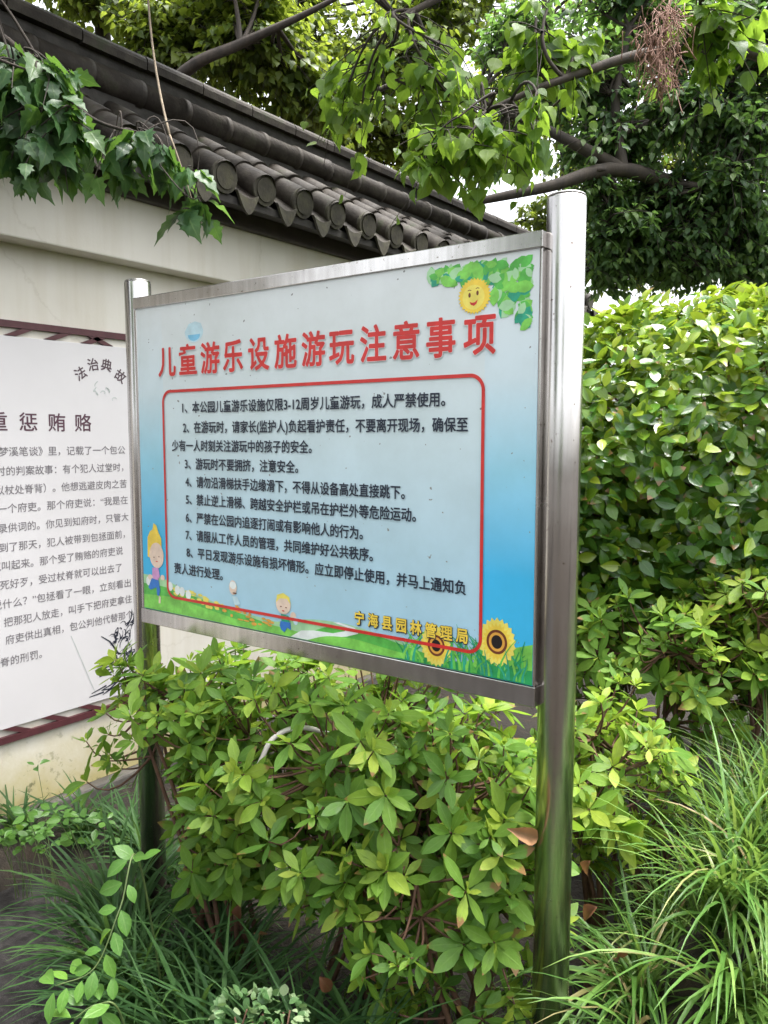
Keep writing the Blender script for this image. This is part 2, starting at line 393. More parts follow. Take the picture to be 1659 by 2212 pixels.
def variants(profile, n=5, fold=(0.02, 0.25), curl=(-0.1, 0.5), wave=0.0):
    r = random.Random(len(profile) * 31 + n)
    return [leaf_template(profile, r.uniform(*fold), r.uniform(*curl), 0, wave) for _ in range(n)]


class Leaves:
    def __init__(s): s.V = []; s.F = []; s.U = []; s.T = []; s.W = []; s.n = 0
    def add(s, tmpl, P, fwd, up, size, tint, wear=None):
        """One leaf per row of P. tmpl: list of template variants."""
        P = np.asarray(P, float); N = len(P)
        if N == 0: return
        f = np.asarray(fwd, float); f = f / (np.linalg.norm(f, axis=1, keepdims=True) + 1e-9)
        x = np.cross(f, np.asarray(up, float)); x /= np.linalg.norm(x, axis=1, keepdims=True) + 1e-9
        u = np.cross(x, f)
        size = np.broadcast_to(np.asarray(size, float), (N,)); tint = np.broadcast_to(np.asarray(tint, float), (N,))
        wear = RNG.random(N) if wear is None else wear
        which = RNG.integers(0, len(tmpl), N)
        for k, (tv, tf, tu) in enumerate(tmpl):
            I = np.nonzero(which == k)[0]
            if len(I) == 0: continue
            w = size[I][:, None, None]
            V = P[I][:, None, :] + w * (tv[None, :, 0:1] * x[I][:, None, :] + tv[None, :, 1:2] * f[I][:, None, :] + tv[None, :, 2:3] * u[I][:, None, :])
            k_ = len(tv)
            F = tf[None] + (s.n + np.arange(len(I)) * k_)[:, None, None]
            s.V.append(V.reshape(-1, 3)); s.F.append(F.reshape(-1, 4)); s.U.append(np.tile(tu, (len(I), 1)))
            s.T.append(np.repeat(tint[I], k_)); s.W.append(np.repeat(wear[I], k_)); s.n += len(I) * k_
    def build(s, name, mat, parent=None):
        V = np.vstack(s.V).astype(np.float32); F = np.vstack(s.F).astype(np.int32); U = np.vstack(s.U).astype(np.float32)
        me = bpy.data.meshes.new(name)
        me.vertices.add(len(V)); me.vertices.foreach_set('co', V.ravel())
        me.loops.add(F.size); me.loops.foreach_set('vertex_index', F.ravel())
        me.polygons.add(len(F)); me.polygons.foreach_set('loop_start', np.arange(0, F.size, 4, dtype=np.int32))
        me.polygons.foreach_set('use_smooth', np.ones(len(F), bool))
        uv = me.uv_layers.new(name='UVMap'); uv.data.foreach_set('uv', U[F.ravel()].ravel())
        for nm, arr in (('tint', s.T), ('wear', s.W)):
            a = me.attributes.new(nm, 'FLOAT', 'POINT'); a.data.foreach_set('value', np.concatenate(arr).astype(np.float32))
        me.materials.append(mat); me.update(); me.validate()
        return link(name, me, parent)


def unit(n):
    v = RNG.normal(size=(n, 3)); return v / np.linalg.norm(v, axis=1, keepdims=True)


# ------------------------------------------------------------------ ground and path
def sst(t):
    t = np.clip(t, 0, 1); return t * t * (3 - 2 * t)


def gz(x, y):
    """Height of the planting bed: a bank rises at the right of the board."""
    return 0.07 + 0.42 * sst((np.asarray(x) - 1.20) / .30) * sst((np.asarray(y) + .15) / .55)


def ground():
    n = 90
    xs = np.concatenate([np.linspace(-40, -3, 10), np.linspace(-2.8, 4.5, 74), np.linspace(5, 40, 10)])
    ys = np.concatenate([np.linspace(-40, -3.2, 10), np.linspace(-3, 6, 90), np.linspace(6.5, 60, 10)])
    X, Y = np.meshgrid(xs, ys)
    edge = np.where(Y > .04, -9, np.where(X < -.79, 1, (X + .53) * .42 + (Y - .03) * .91))
    bed = np.clip(np.where(Y > .04, 1, edge / .12), 0, 1)                # the planting bed rises from the path
    Z = gz(X, Y) * bed + 0.025 * np.sin(X * 5.1 + 1.3) * np.sin(Y * 4.3) * bed - 0.03 * (1 - bed)
    V = np.stack([X, Y, Z], -1).reshape(-1, 3)
    w = len(xs)
    F = [(j * w + i, j * w + i + 1, (j + 1) * w + i + 1, (j + 1) * w + i) for j in range(len(ys) - 1) for i in range(w - 1)]
    b = MB(); b.add(V, F, 0, True)
    tag(b.build('ground', M['soil']), kind='structure')


ground()
b = MB()
b.add([(-0.80, -3, -0.012), (1.2, -3, -0.012), (.62, -.85, -0.012), (.32, -.5, -.012), (0.0, -.235, -0.012), (-.27, -.09, -.012), (-0.53, 0.03, -0.012), (-0.80, 0.05, -0.012)], [(0, 1, 2, 3, 4, 5, 6, 7)])
tag(b.build('path', M['asphalt']), kind='structure')

# ------------------------------------------------------------------ garden wall with its tiled coping
WX, WXU = -0.98, -0.88                        # lower wall face, upper wall face
Y0, Y1 = -1.6, 4.95
wall = tag(empty('garden_wall', (-1.2, 2.0, 0)), 'white plastered garden wall under a dark grey tiled coping', 'wall')
b = MB(); b.box((-1.40, Y0, 0.12), (WX, Y1, ZP + 1.183)); b.build('wall_face', M['wall'], wall)
b = MB(); b.box((-1.50, Y0, ZP + 1.183), (WXU, Y1, ZP + 1.50)); b.build('projecting_band', M['wall'], wall, 0.006)
b = MB(); b.box((-1.42, Y0, -0.1), (WX + 0.05, Y1, 0.118)); b.build('plinth', M['stone'], wall, 0.012)
b = MB(); b.box((-1.52, Y0 - .01, ZP + 1.424), (WXU + 0.035, Y1 + .01, ZP + 1.502)); b.build('eaves_beam', M['fascia'], wall, 0.004)
EX, EZ = -0.68, ZP + 1.553                    # centre of the round tile ends
UXr, UZr = -1.12, ZP + 1.553 + 0.275          # where the tiles run under the ridge
# sloping bed of the roof and the soffit below it
b = MB()
b.add([(EX - .01, Y0, EZ - .065), (EX - .01, Y1, EZ - .065), (UXr, Y1, UZr - .05), (UXr, Y0, UZr - .05),
       (EX - .01, Y0, EZ - .095), (EX - .01, Y1, EZ - .095), (WXU, Y1, ZP + 1.503), (WXU, Y0, ZP + 1.503)],
      [(0, 3, 2, 1), (0, 1, 5, 4), (4, 5, 6, 7), (7, 6, 2, 3)])
b.add([(UXr, Y0, UZr - .05), (UXr, Y1, UZr - .05), (-1.62, Y1, EZ - .08), (-1.62, Y0, EZ - .08), (-1.62, Y0, EZ - .12), (-1.62, Y1, EZ - .12), (-1.5, Y1, ZP + 1.5), (-1.5, Y0, ZP + 1.5)],
      [(0, 1, 2, 3), (3, 2, 5, 4), (4, 5, 6, 7)])
b.build('roof_bed', M['mortar'], wall)
rnd = random.Random(3)


def eave_tile(y):
    """Round cover tile: three overlapping half pipes closed by a round end."""
    b = MB()
    dx, dz = UXr - EX, UZr - EZ
    j = rnd.uniform(-.014, .014)
    L = 3
    for k in range(L):
        t0, t1 = k / L - (0.02 if k else 0), (k + 1) / L
        r0 = 0.062 + rnd.uniform(-.002, .002)
        ex = rnd.uniform(-.004, .004)
        p = [(EX + dx * t, y + j * (1 - t) + ex, EZ + dz * t) for t in np.linspace(t0, t1, 4)]
        b.tube(p, [r0 + .004, r0 + .002, r0 - .002, r0 - .006], 18, 0, cap=(k > 0))
    # round end disc with a raised rim
    nrm = np.array([0.86, 0, -0.5]); nrm /= np.linalg.norm(nrm)
    nrm = np.array([1.0, 0, -0.12]); nrm /= np.linalg.norm(nrm)
    c = np.array([EX, y + j, EZ])
    b.tube([c - nrm * .012, c + nrm * .010], [0.067, 0.067], 20, 1)
    b.tube([c + nrm * .0101, c + nrm * .016], [0.052, 0.050], 20, 1)
    return b.build('eave_tile', [M['tile'], M['tile_end']], wall)


def drip_tile(y):
    """Concave pan tile between two cover tiles, ending in a pointed drip tongue."""
    b = MB(); n = 8
    dx, dz = UXr - EX, UZr - EZ
    V = []
    for t in (0, 1):
        for i in range(n + 1):
            a = -1 + 2 * i / n
            V.append((EX + dx * t + .005, y + a * .062, EZ + dz * t - .038 - .022 * (1 - a * a)))
    b.add(V, [(i, i + 1, n + 2 + i, n + 1 + i) for i in range(n)], 0, True)
    out = []
    for i in range(n + 1):
        a = -1 + 2 * i / n
        out.append((EX + .012, y + a * .062, EZ - .038 - .022 * (1 - a * a)))
    for i in range(n + 1):
        a = 1 - 2 * i / n
        out.append((EX + .018, y + a * .060, EZ - .045 - .085 * (1 - abs(a) ** 1.7)))
    k = len(out)
    back = [(p[0] - .012, p[1], p[2]) for p in out]
    top, bot = out[:n + 1], out[n + 1:][::-1]
    b.add(out, [(i, i + 1, k - 2 - i, k - 1 - i) for i in range(n)], 1)
    b.add(back, [(i, k - 1 - i, k - 2 - i, i + 1) for i in range(n)], 1)
    b.add(out + back, [(i, (i + 1) % k, k + (i + 1) % k, k + i) for i in range(k)], 1)
    return b.build('drip_tile', [M['tile'], M['tile_end']], wall)


y = 0.944 - 0.2395 * 10
i = 0
while y < Y1 - .1:
    eave_tile(y); drip_tile(y + 0.12); y += 0.2395; i += 1
# lower ridge course: a long run of round tiles laid end to end along the wall
TX, TZ, TR = -1.10, ZP + 1.943, 0.056
seg = 0.245; y = Y0
while y < Y1 - .05:
    b = MB(); dz = rnd.uniform(-.003, .003); dxx = rnd.uniform(-.003, .003)
    b.tube([(TX + dxx, y, TZ + dz), (TX + dxx, y + seg - .03, TZ + dz), (TX, y + seg - .029, TZ), (TX, y + seg - .001, TZ)], [TR, TR - .001, TR + .005, TR + .005], 22, 0)
    b.build('ridge_tile', M['tile'], wall); y += seg
b = MB(); b.box((-1.20, Y0, ZP + 1.80), (-1.085, Y1, ZP + 1.892)); b.box((-1.21, Y0, ZP + 1.892), (-1.105, Y1, ZP + 2.052)); b.build('ridge_core', M['mortar'], wall)
# upper ridge course: flat courses under a rounded cap
seg = 0.31; y = Y0
while y < Y1 - .05:
    b = MB(); dz = rnd.uniform(-.004, .004)
    n = 10; V = []
    for yy in (y, y + seg - .006):
        V.append((-1.215, yy, ZP + 2.053 + dz))
        for i in range(n + 1):
            a = math.pi * (1 - i / n)
            V.append((-1.145 + math.cos(a) * .075, yy, ZP + 2.083 + dz + math.sin(a) * .045))
        V.append((-1.075, yy, ZP + 2.053 + dz))
    k = n + 3
    b.add(V, [(i, k + i, k + i + 1, i + 1) for i in range(k - 1)] + [(k - 1, 2 * k - 1, k, 0), tuple(range(k)), tuple(range(k, 2 * k))[::-1]], 0, False)
    b.build('ridge_cap', M['tile'], wall); y += seg

# ------------------------------------------------------------------ lettering and print helpers
def glyph_mesh(body, weight):
    """Outline of the text in the built-in font; a heavier weight is a ring of shifted copies, each a hair above the last."""
    c = bpy.data.curves.new('lettering', 'FONT'); c.body = body; c.resolution_u = 3
    o = bpy.data.objects.new('lettering', c); COL.objects.link(o)
    me = bpy.data.meshes.new_from_object(o.evaluated_get(bpy.context.evaluated_depsgraph_get()))
    V = np.array([v.co[:] for v in me.vertices]).reshape(-1, 3); F = [tuple(p.vertices) for p in me.polygons]
    bpy.data.objects.remove(o); bpy.data.curves.remove(c); bpy.data.meshes.remove(me)
    if weight <= 0 or not len(V): return V, F
    k = 12 if weight > .02 else 6
    VV = []; FF = []
    for i in range(k):
        a = 2 * math.pi * i / k
        VV.append(V + np.array([weight * math.cos(a), weight * math.sin(a), .06 * i])); FF += [tuple(j + i * len(V) for j in f) for f in F]
    return np.vstack(VV), FF


def put_text(mb, body, frame, u0, u1, base, size, weight=0.0, mi=0, lift=0.0, hscale=1.0, shift=(0, 0)):
    """Lay a line of text from u0 to u1 with its baseline at `base`; frame maps (u, v, lift) to world."""
    V, F = glyph_mesh(body, weight)
    if not len(V): return
    a, bb = V[:, 0].min(), V[:, 0].max()
    sx = size if u1 is None else (u1 - u0) / (bb - a)
    P = [frame(u0 + (p[0] - a) * sx + shift[0], base + p[1] * size * hscale + shift[1], lift + p[2]) for p in V]
    mb.add(P, F, mi)


def put_poly(mb, pts, frame, mi, lift):
    T = tessellate_polygon([[Vector((p[0], p[1], 0)) for p in pts]])
    mb.add([frame(p[0], p[1], lift) for p in pts], [tuple(t) for t in T], mi)


def ell(cu, cv, ru, rv, n=20, a0=0.0, a1=2 * math.pi):
    return [(cu + ru * math.cos(a0 + (a1 - a0) * i / n), cv + rv * math.sin(a0 + (a1 - a0) * i / n)) for i in range(n + (0 if a1 - a0 > 6.2 else 1))]


def put_line(mb, pts, width, frame, mi, lift, closed=False):
    P = np.asarray(pts, float); n = len(P)
    T = np.roll(P, -1, 0) - np.roll(P, 1, 0) if closed else np.gradient(P, axis=0)
    T /= np.linalg.norm(T, axis=1, keepdims=True) + 1e-12
    N = np.stack([-T[:, 1], T[:, 0]], 1)
    w = (np.broadcast_to(np.asarray(width, float), (n,)) / 2)[:, None]
    A, B = P + N * w, P - N * w
    V = [frame(*p, lift) for p in A] + [frame(*p, lift) for p in B]
    m = n if closed else n - 1
    mb.add(V, [(n + i, n + (i + 1) % n, (i + 1) % n, i) for i in range(m)], mi)


# ------------------------------------------------------------------ the notice board
board = tag(empty('notice_board', (0.6, 0.03, 0.0)), 'stainless steel framed notice board of playground rules on two round posts', 'notice board')
W, H = 1.2, 0.834


def post(x, ztop):
    b = MB()
    b.tube([(x, .032, -0.1), (x, .032, ztop - .004), (x, .032, ztop)], [.0365, .0365, .0345], 40, 0)
    o = b.build('post', M['steel'], board)
    c = MB(); c.tube([(x, .032, ztop), (x, .032, ztop + .003), (x, .032, ztop + .006)], [.0355, .0345, .026], 40, 0)
    c.build('post_cap', M['steel'], o)


post(-0.047, ZP + 0.918); post(1.2405, ZP + 0.928)
for nm, a, bb in (('top_rail', (-.013, -.012, ZP + H), (1.2145, .022, ZP + H + .031)), ('bottom_rail', (-.013, -.012, ZP - .042), (1.2145, .022, ZP - .001)),
                  ('side_rail', (-.013, -.0095, ZP - .0005), (-.0035, .021, ZP + H - .0005)), ('side_rail', (1.2082, -.0095, ZP - .0005), (1.2135, .021, ZP + H - .0005))):
    b = MB(); b.box(a, bb); b.build(nm, M['steel'], board, 0.0018)
# panel
me = bpy.data.meshes.new('panel')
yf = -0.008
PL, PR = -.003, 1.2075
me.from_pydata([(PL, yf, ZP), (PR, yf, ZP), (PR, yf, ZP + H), (PL, yf, ZP + H), (PL, .015, ZP), (PR, .015, ZP), (PR, .015, ZP + H), (PL, .015, ZP + H)], [],
               [(0, 1, 2, 3), (5, 4, 7, 6), (4, 5, 1, 0), (3, 2, 6, 7), (4, 0, 3, 7), (1, 5, 6, 2)])
me.materials.append(M['panel']); me.materials.append(M['panel_back'])
for p in me.polygons: p.material_index = 0 if p.index == 0 else 1
uvl = me.uv_layers.new(name='UVMap')
for l in me.loops:
    c = me.vertices[l.vertex_index].co; uvl.data[l.index].uv = (c.x / W, (c.z - ZP) / H)
panel = link('panel', me, board)


def PF(u, v, lift):
    return (u, yf - 0.0003 - lift * 0.0002, ZP + v)


# meadow along the foot of the panel
b = MB()
def hill(pts, mi, lift):
    top = smooth_path([(u, v) for u, v in pts], 6)
    put_poly(b, [(top[0][0], 0.001)] + [(float(p[0]), float(max(p[1], .0015))) for p in top] + [(top[-1][0], 0.001)], PF, mi, lift)
MEADOW = [M['g_pale'], M['g_light'], M['g_mid'], M['g_dark'], M['white'], M['lemon'], M['orange'], M['teal']]
hill([(-.0025, .098), (.08, .094), (.18, .070), (.30, .052), (.42, .038), (.55, .030)], 0, 0)
hill([(0.50, .028), (.62, .052), (.74, .057), (.86, .044), (.99, .030)], 0, 0.5)
hill([(1.08, .05), (1.14, .062), (1.207, .082)], 1, 0.5)
hill([(-.0025, .072), (.1, .070), (.2, .060), (.34, .042), (.5, .022), (.62, .012)], 2, 1)
hill([(0.62, .020), (.70, .046), (.80, .046), (.92, .030), (1.02, .014)], 2, 1.5)
hill([(-.0025, .040), (.12, .045), (.25, .032), (.40, .016), (.55, .003)], 1, 2)
hill([(0.30, .003), (.45, .020), (.58, .018), (.72, .003)], 1, 2.5)
put_poly(b, [(.565, .002), (.60, .022), (.64, .028), (.70, .030), (.735, .040), (.742, .050), (.700, .056), (.718, .058), (.765, .052), (.775, .040), (.74, .028), (.68, .016), (.64, .002)], PF, 4, 3)
hill([(.62, .002), (.68, .020), (.76, .026), (.86, .018), (.98, .010), (1.05, .004)], 1, 3.5)
hill([(.88, .002), (.98, .014), (1.08, .024), (1.207, .030)], 3, 4)
r2 = random.Random(5)
for k in range(60):                                                       # strips of flowers on the left hill
    u = r2.uniform(.13, .50); v = .078 - .13 * (u - .10) + r2.uniform(-.022, .006)
    if v > .004: put_poly(b, ell(u, v, r2.uniform(.005, .012), r2.uniform(.002, .0045), 8), PF, 5 if u < .33 else 6, 4.5 + k * .01)
for u, v in ((.115, .075), (.145, .068), (.165, .066), (.19, .060), (.02, .080)):
    put_poly(b, ell(u, v, .011, .013, 12), PF, 4, 5.3)
for k in range(70):                                                       # long printed grass at the right
    u = r2.uniform(.90, 1.19); h = r2.uniform(.03, .085); lean = r2.uniform(-.06, .06)
    P = [(u + lean * t * t, .003 + h * t) for t in np.linspace(0, 1, 6)]
    put_line(b, [(min(p[0], 1.196), p[1]) for p in P], [.007, .006, .005, .004, .003, .001], PF, r2.choice((7, 2, 3, 1)), 5.5 + k * .01)
b.build('meadow_print', MEADOW, panel)


def sunflower(cu, cv, R):
    b = MB(); n = 44
    star = [(cu + R * (1.0 if i % 2 else .86 + .05 * r2.random()) * math.cos(2 * math.pi * i / n) * .86, cv + R * (1.0 if i % 2 else .86) * math.sin(2 * math.pi * i / n)) for i in range(n)]
    put_poly(b, star, PF, 0, 6.5)
    star = [(cu + R * (.80 if i % 2 else .62) * math.cos(2 * math.pi * (i + .5) / n) * .86, cv + R * (.80 if i % 2 else .62) * math.sin(2 * math.pi * (i + .5) / n)) for i in range(n)]
    put_poly(b, star, PF, 1, 6.8)
    put_poly(b, ell(cu, cv, R * .47, R * .50, 28), PF, 2, 7.1)
    put_poly(b, ell(cu, cv, R * .36, R * .39, 28), PF, 4, 7.3)
    put_poly(b, ell(cu, cv, R * .25, R * .28, 28), PF, 3, 7.5)
    b.build('sunflower_print', [M['lemon'], M['yellow'], M['chocolate'], M['black'], M['orange']], panel)


sunflower(1.129, .076, .050)
sunflower(.985, .046, .046)
b = MB()                                                                  # blades in front of the flowers
for k in range(16):
    u = r2.uniform(1.00, 1.19); h = r2.uniform(.03, .10); lean = r2.uniform(-.03, .05)
    put_line(b, [(min(u + lean * t * t, 1.196), .003 + h * t) for t in np.linspace(0, 1, 6)], [.006, .005, .004, .003, .002, .0008], PF, k % 2, 7.7 + k * .02)
b.build('grass_print', [M['g_mid'], M['teal']], panel)
# spray of leaves in the upper right corner
b = MB()
for k in range(190):
    t = r2.random()
    u = .965 + .235 * t ** .8; lim = .022 + .125 * t ** 1.2
    v = .826 - lim * r2.random() ** .9
    if abs(u - 1.069) < .042 and v < .785: v = .79 + r2.random() * .03
    L = r2.uniform(.010, .022); a = r2.uniform(0, 6.28)
    u = min(u, 1.197 - L); v = min(v, .829 - L)
    pts = [(u + L * (c * math.cos(a) - s_ * math.sin(a)), v + L * (c * math.sin(a) + s_ * math.cos(a))) for c, s_ in ((-1, 0), (-.5, .48), (.1, .58), (.6, .4), (1, 0), (.6, -.4), (.1, -.58), (-.5, -.48))]
    put_poly(b, pts, PF, r2.choice((0, 1, 1, 2, 2, 3)), 1 + k * .02)
b.build('leaf_print', [M['g_pale'], M['g_light'], M['g_mid'], M['teal']], panel)
# smiling sun
b = MB(); n = 60
star = [(1.069 + (.0375 if i % 2 else .031 + .003 * r2.random()) * math.cos(2 * math.pi * i / n), .760 + (.0355 if i % 2 else .031) * math.sin(2 * math.pi * i / n)) for i in range(n)]
put_poly(b, star, PF, 0, 5.2)
put_poly(b, ell(1.067, .758, .025, .024, 24), PF, 1, 5.4)
for du in (-.009, .009):
    put_poly(b, ell(1.067 + du, .764 + du * .15, .0028, .0048, 12), PF, 2, 5.6)
    put_line(b, [(1.067 + du - .004, .7725 + du * .15), (1.067 + du, .774 + du * .15), (1.067 + du + .004, .7725 + du * .15)], .0015, PF, 2, 5.6)
put_poly(b, [(1.058, .750), (1.064, .7475), (1.070, .748), (1.077, .753), (1.074, .745), (1.068, .741), (1.061, .744)], PF, 3, 5.6)
b.build('sun_print', [M['yellow'], M['lemon'], M['chocolate'], M['red']], panel)
# balloon
b = MB(); put_poly(b, ell(.235, .757, .036, .029, 24, math.pi, 2 * math.pi) + [(.262, .775), (.24, .781), (.215, .776)], PF, 0, 1)
put_poly(b, ell(.235, .748, .024, .016, 20, math.pi, 2 * math.pi), PF, 1, 1.3); b.build('balloon_print', [M['pale_blue'], M['sky_blue']], panel)


def child(parts, name='child_print'):
    b = MB(); mats = []
    for k, (mat, pts) in enumerate(parts):
        if mat not in mats: mats.append(mat)
        put_poly(b, pts, PF, mats.index(mat), 8.2 + k * .15)
    b.build(name, [M[m] for m in mats], panel)


child([('yellow', [(.020, .150), (.022, .205), (.034, .222), (.045, .228), (.050, .246), (.062, .240), (.070, .222), (.082, .205), (.083, .16), (.06, .14)]),
       ('skin', ell(.060, .156, .031, .036)), ('skin', [(.027, .150), (.030, .168), (.055, .188), (.084, .176), (.09, .15)]),
       ('chocolate', ell(.048, .150, .004, .0012, 8)), ('chocolate', ell(.070, .153, .004, .0012, 8)), ('red', ell(.06, .139, .005, .0016, 8)),
       ('pink', [(.040, .120), (.066, .122), (.072, .098), (.060, .082), (.038, .088)]), ('skin', ell(.030, .092, .011, .008, 10)), ('skin', ell(.084, .096, .009, .008, 10)),
       ('blue', [(.036, .090), (.066, .086), (.072, .060), (.066, .042), (.058, .044), (.056, .066), (.030, .056), (.020, .062)]), ('skin', [(.066, .044), (.074, .040), (.072, .022), (.064, .022)])])
child([('pale_blue', [(.362, .078), (.382, .078), (.392, .060), (.372, .054)]), ('skin', ell(.366, .100, .014, .019)), ('white', ell(.366, .106, .012, .010, 12)),
       ('chocolate', ell(.372, .086, .008, .002, 8)), ('orange', [(.372, .056), (.384, .054), (.398, .044), (.380, .042)])])
kid = [('skin', ell(.540, .094, .032, .030)), ('lemon', [(.508, .096), (.514, .120), (.540, .128), (.566, .118), (.572, .096), (.555, .112), (.525, .110)]),
       ('skin', ell(.582, .062, .013, .014, 12)), ('teal', [(.530, .064), (.562, .062), (.566, .040), (.532, .040)]), ('chocolate', ell(.530, .086, .004, .002, 8)), ('chocolate', ell(.552, .085, .004, .002, 8)),
       ('red', ell(.54, .074, .006, .002, 8)), ('blue', [(.528, .042), (.570, .042), (.572, .020), (.556, .026), (.544, .010), (.530, .016), (.524, .028)]), ('pale_blue', ell(.592, .050, .010, .012, 12))]
child([(m_, [(.552 + (u - .552) * .78, .010 + (v - .010) * .82) for u, v in p]) for m_, p in kid])
# red rounded border
x0, x1, z0, z1, rr = .105, 1.092, .046, .606, .030
P = []
for cx, cz, a in ((x1 - rr, z1 - rr, 0), (x0 + rr, z1 - rr, 90), (x0 + rr, z0 + rr, 180), (x1 - rr, z0 + rr, 270)):
    P += [(cx + rr * math.cos(math.radians(a + t)), cz + rr * math.sin(math.radians(a + t))) for t in range(0, 91, 10)]
b = MB(); put_line(b, P, .0075, PF, 0, 10.5, True); b.build('border_line', M['red'], panel)
# title
b = MB(); w = MB()
for ch, u in zip('儿童游乐设施游玩注意事项', (.126, .211, .297, .381, .471, .560, .647, .731, .819, .906, .992, 1.082)):
    V, F = glyph_mesh(ch, 0.024)
    c = 0.5 * (V[:, 0].min() + V[:, 0].max())
    P = [PF(u + (p[0] - c) * .074, .6535 + p[1] * .083, 11.3 + p[2]) for p in V]
    b.add(P, F, 0)
    V, F = glyph_mesh(ch, 0.042); c = 0.5 * (V[:, 0].min() + V[:, 0].max())
    b.add([PF(u + (p[0] - c) * .074, .6535 + p[1] * .083, 10.2 + p[2]) for p in V], F, 1)
b.build('title_lettering', [M['red'], flat_colour('print_pale_rim', (0.70, 0.66, 0.66), 0.35)], panel)
RULES = [('1、本公园儿童游乐设施仅限3-12周岁儿童游玩，成人严禁使用。', .184, 1.004, .5495), ('2、在游玩时，请家长(监护人)负起看护责任，不要离开现场，确保至', .185, 1.058, .4975),
         ('少有一人时刻关注游玩中的孩子的安全。', .138, .640, .4495), ('3、游玩时不要拥挤，注意安全。', .189, .597, .402), ('4、请勿沿滑梯扶手边缘滑下，不得从设备高处直接跳下。', .190, .904, .3545),
         ('5、禁止逆上滑梯、跨越安全护栏或吊在护栏外等危险运动。', .190, .933, .3075), ('6、严禁在公园内追逐打闹或有影响他人的行为。', .188, .790, .259),
         ('7、请服从工作人员的管理，共同维护好公共秩序。', .186, .818, .212), ('8、平日发现游乐设施有损坏情形。应立即停止使用，并马上通知负', .188, 1.057, .165), ('责人进行处理。', .135, .329, .117)]
b = MB()
for t, u0, u1, v in RULES: put_text(b, t, PF, u0, u1, v, .0315, 0.021, 0, 11)
b.build('rules_lettering', M['ink_navy'], panel)
b = MB()
put_text(b, '宁 海 县 园 林 管 理 局', PF, .765, 1.063, .0645, .033, 0.075, 1, 11.5, shift=(.0008, -.0008))
put_text(b, '宁 海 县 园 林 管 理 局', PF, .7655, 1.0625, .0645, .033, 0.026, 0, 12.6)
b.build('footer_lettering', [M['yellow'], M['ink_black']], panel)

# ------------------------------------------------------------------ poster on the wall
poster = tag(empty('wall_poster', (WX, 0.1, 0.9)), 'pale grey printed poster in a maroon fretwork frame fixed to the white wall', 'poster')
PX0, PX1, PZ0, PZ1 = -0.95, 0.70, ZP - .597, ZP + .850      # along the wall (y) and up
b = MB(); b.box((WX, PX0, PZ0), (WX + .012, PX1, PZ1)); sheet = b.build('sheet', M['poster'], poster, 0.001)
b = MB()
for z0_, z1_ in ((PZ1 + .001, PZ1 + .056), (PZ0 - .056, PZ0 - .001)):
    top = z0_ > 1.5
    oz0, oz1 = (z1_ - .025, z1_) if top else (z0_, z0_ + .025)
    b.box((WX + .001, PX0 - .06, oz0), (WX + .016, PX1 + .03, oz1))
    s0, s1 = (z0_, z1_ - .0255) if top else (z0_ + .0255, z1_)
    y = PX0
    while y < PX1 - .03:                                                  # slanted lattice bars
        h = s1 - s0
        dirn = 1 if (int((y - PX0) / .155) % 2 == 0 and not top) else -1
        sk = .07 * (1 if y < .47 else -1) * (1 if top else -1)
        P = [(WX + .002, y, s0), (WX + .002, y + .045, s0), (WX + .002, y + .045 + sk, s1), (WX + .002, y + sk, s1)]
        Q = [(WX + .014, p[1], p[2]) for p in P]
        b.add(P + Q, [(0, 3, 2, 1), (4, 5, 6, 7), (0, 1, 5, 4), (1, 2, 6, 5), (2, 3, 7, 6), (3, 0, 4, 7)])
        y += .155 if abs(y - .45) > .09 else .10
b.box((WX + .001, PX1 + .004, PZ0 - .035), (WX + .0155, PX1 + .029, PZ1 + .035))
b.build('fretwork_frame', M['frame_red'], poster)


def WF(u, v, lift):
    return (WX + .0125 + lift * .0005, u, ZP + v)


b = MB()
for ch, u in zip('重惩贿赂', (.098, .214, .329, .441)):
    V, F = glyph_mesh(ch, .012); c = .5 * (V[:, 0].min() + V[:, 0].max())
    b.add([WF(u + (p[0] - c) * .076, .512 + p[1] * .074, 1 + p[2]) for p in V], F)
b.build('heading_lettering', M['ink_wine'], sheet)
b = MB()
for ch, u, v, a in (('法', .437, .733, .55), ('治', .494, .771, .18), ('典', .556, .773, -.18), ('故', .620, .733, -.55)):
    V, F = glyph_mesh(ch, .02); cu, cv = .5 * (V[:, 0].min() + V[:, 0].max()), .5 * (V[:, 1].min() + V[:, 1].max())
    b.add([WF(u + ((p[0] - cu) * math.cos(a) - (p[1] - cv) * math.sin(a)) * .052, v + ((p[0] - cu) * math.sin(a) + (p[1] - cv) * math.cos(a)) * .052, 1 + p[2]) for p in V], F)
b.build('arched_lettering', M['ink_brown'], sheet)
LINES = [('《梦溪笔谈》里，记载了一个包公', .632, .434), ('时的判案故事：有个犯人过堂时，', .640, .363), ('以杖处脊背）。他想逃避皮肉之苦', .634, .294), ('一个府吏。那个府吏说：“我是在', .637, .226),
         ('录供词的。你见到知府时，只管大', .638, .155), ('到了那天，犯人被带到包拯面前，', .638, .084), ('冤叫起来。那个受了贿赂的府吏说', .606, .016), ('不死好歹，受过杖脊就可以出去了', .598, -.054),
         ('说什么？”包拯看了一眼，立刻看出', .640, -.125), ('把那犯人放走，叫手下把府吏拿住', .643, -.194), ('府吏供出真相，包公判他代替那个', .646, -.261), ('杖脊的刑罚。', .250, -.341)]
b = MB()
for t, u1, v in LINES:
    n = len(t)
    put_text(b, t, WF, u1 - n * .0372 + .002, u1 - (.02 if t[-1] in '，。' else 0), v - .017, .0372, .004, 0, 1)
b.build('story_lettering', M['ink_grey'], sheet)
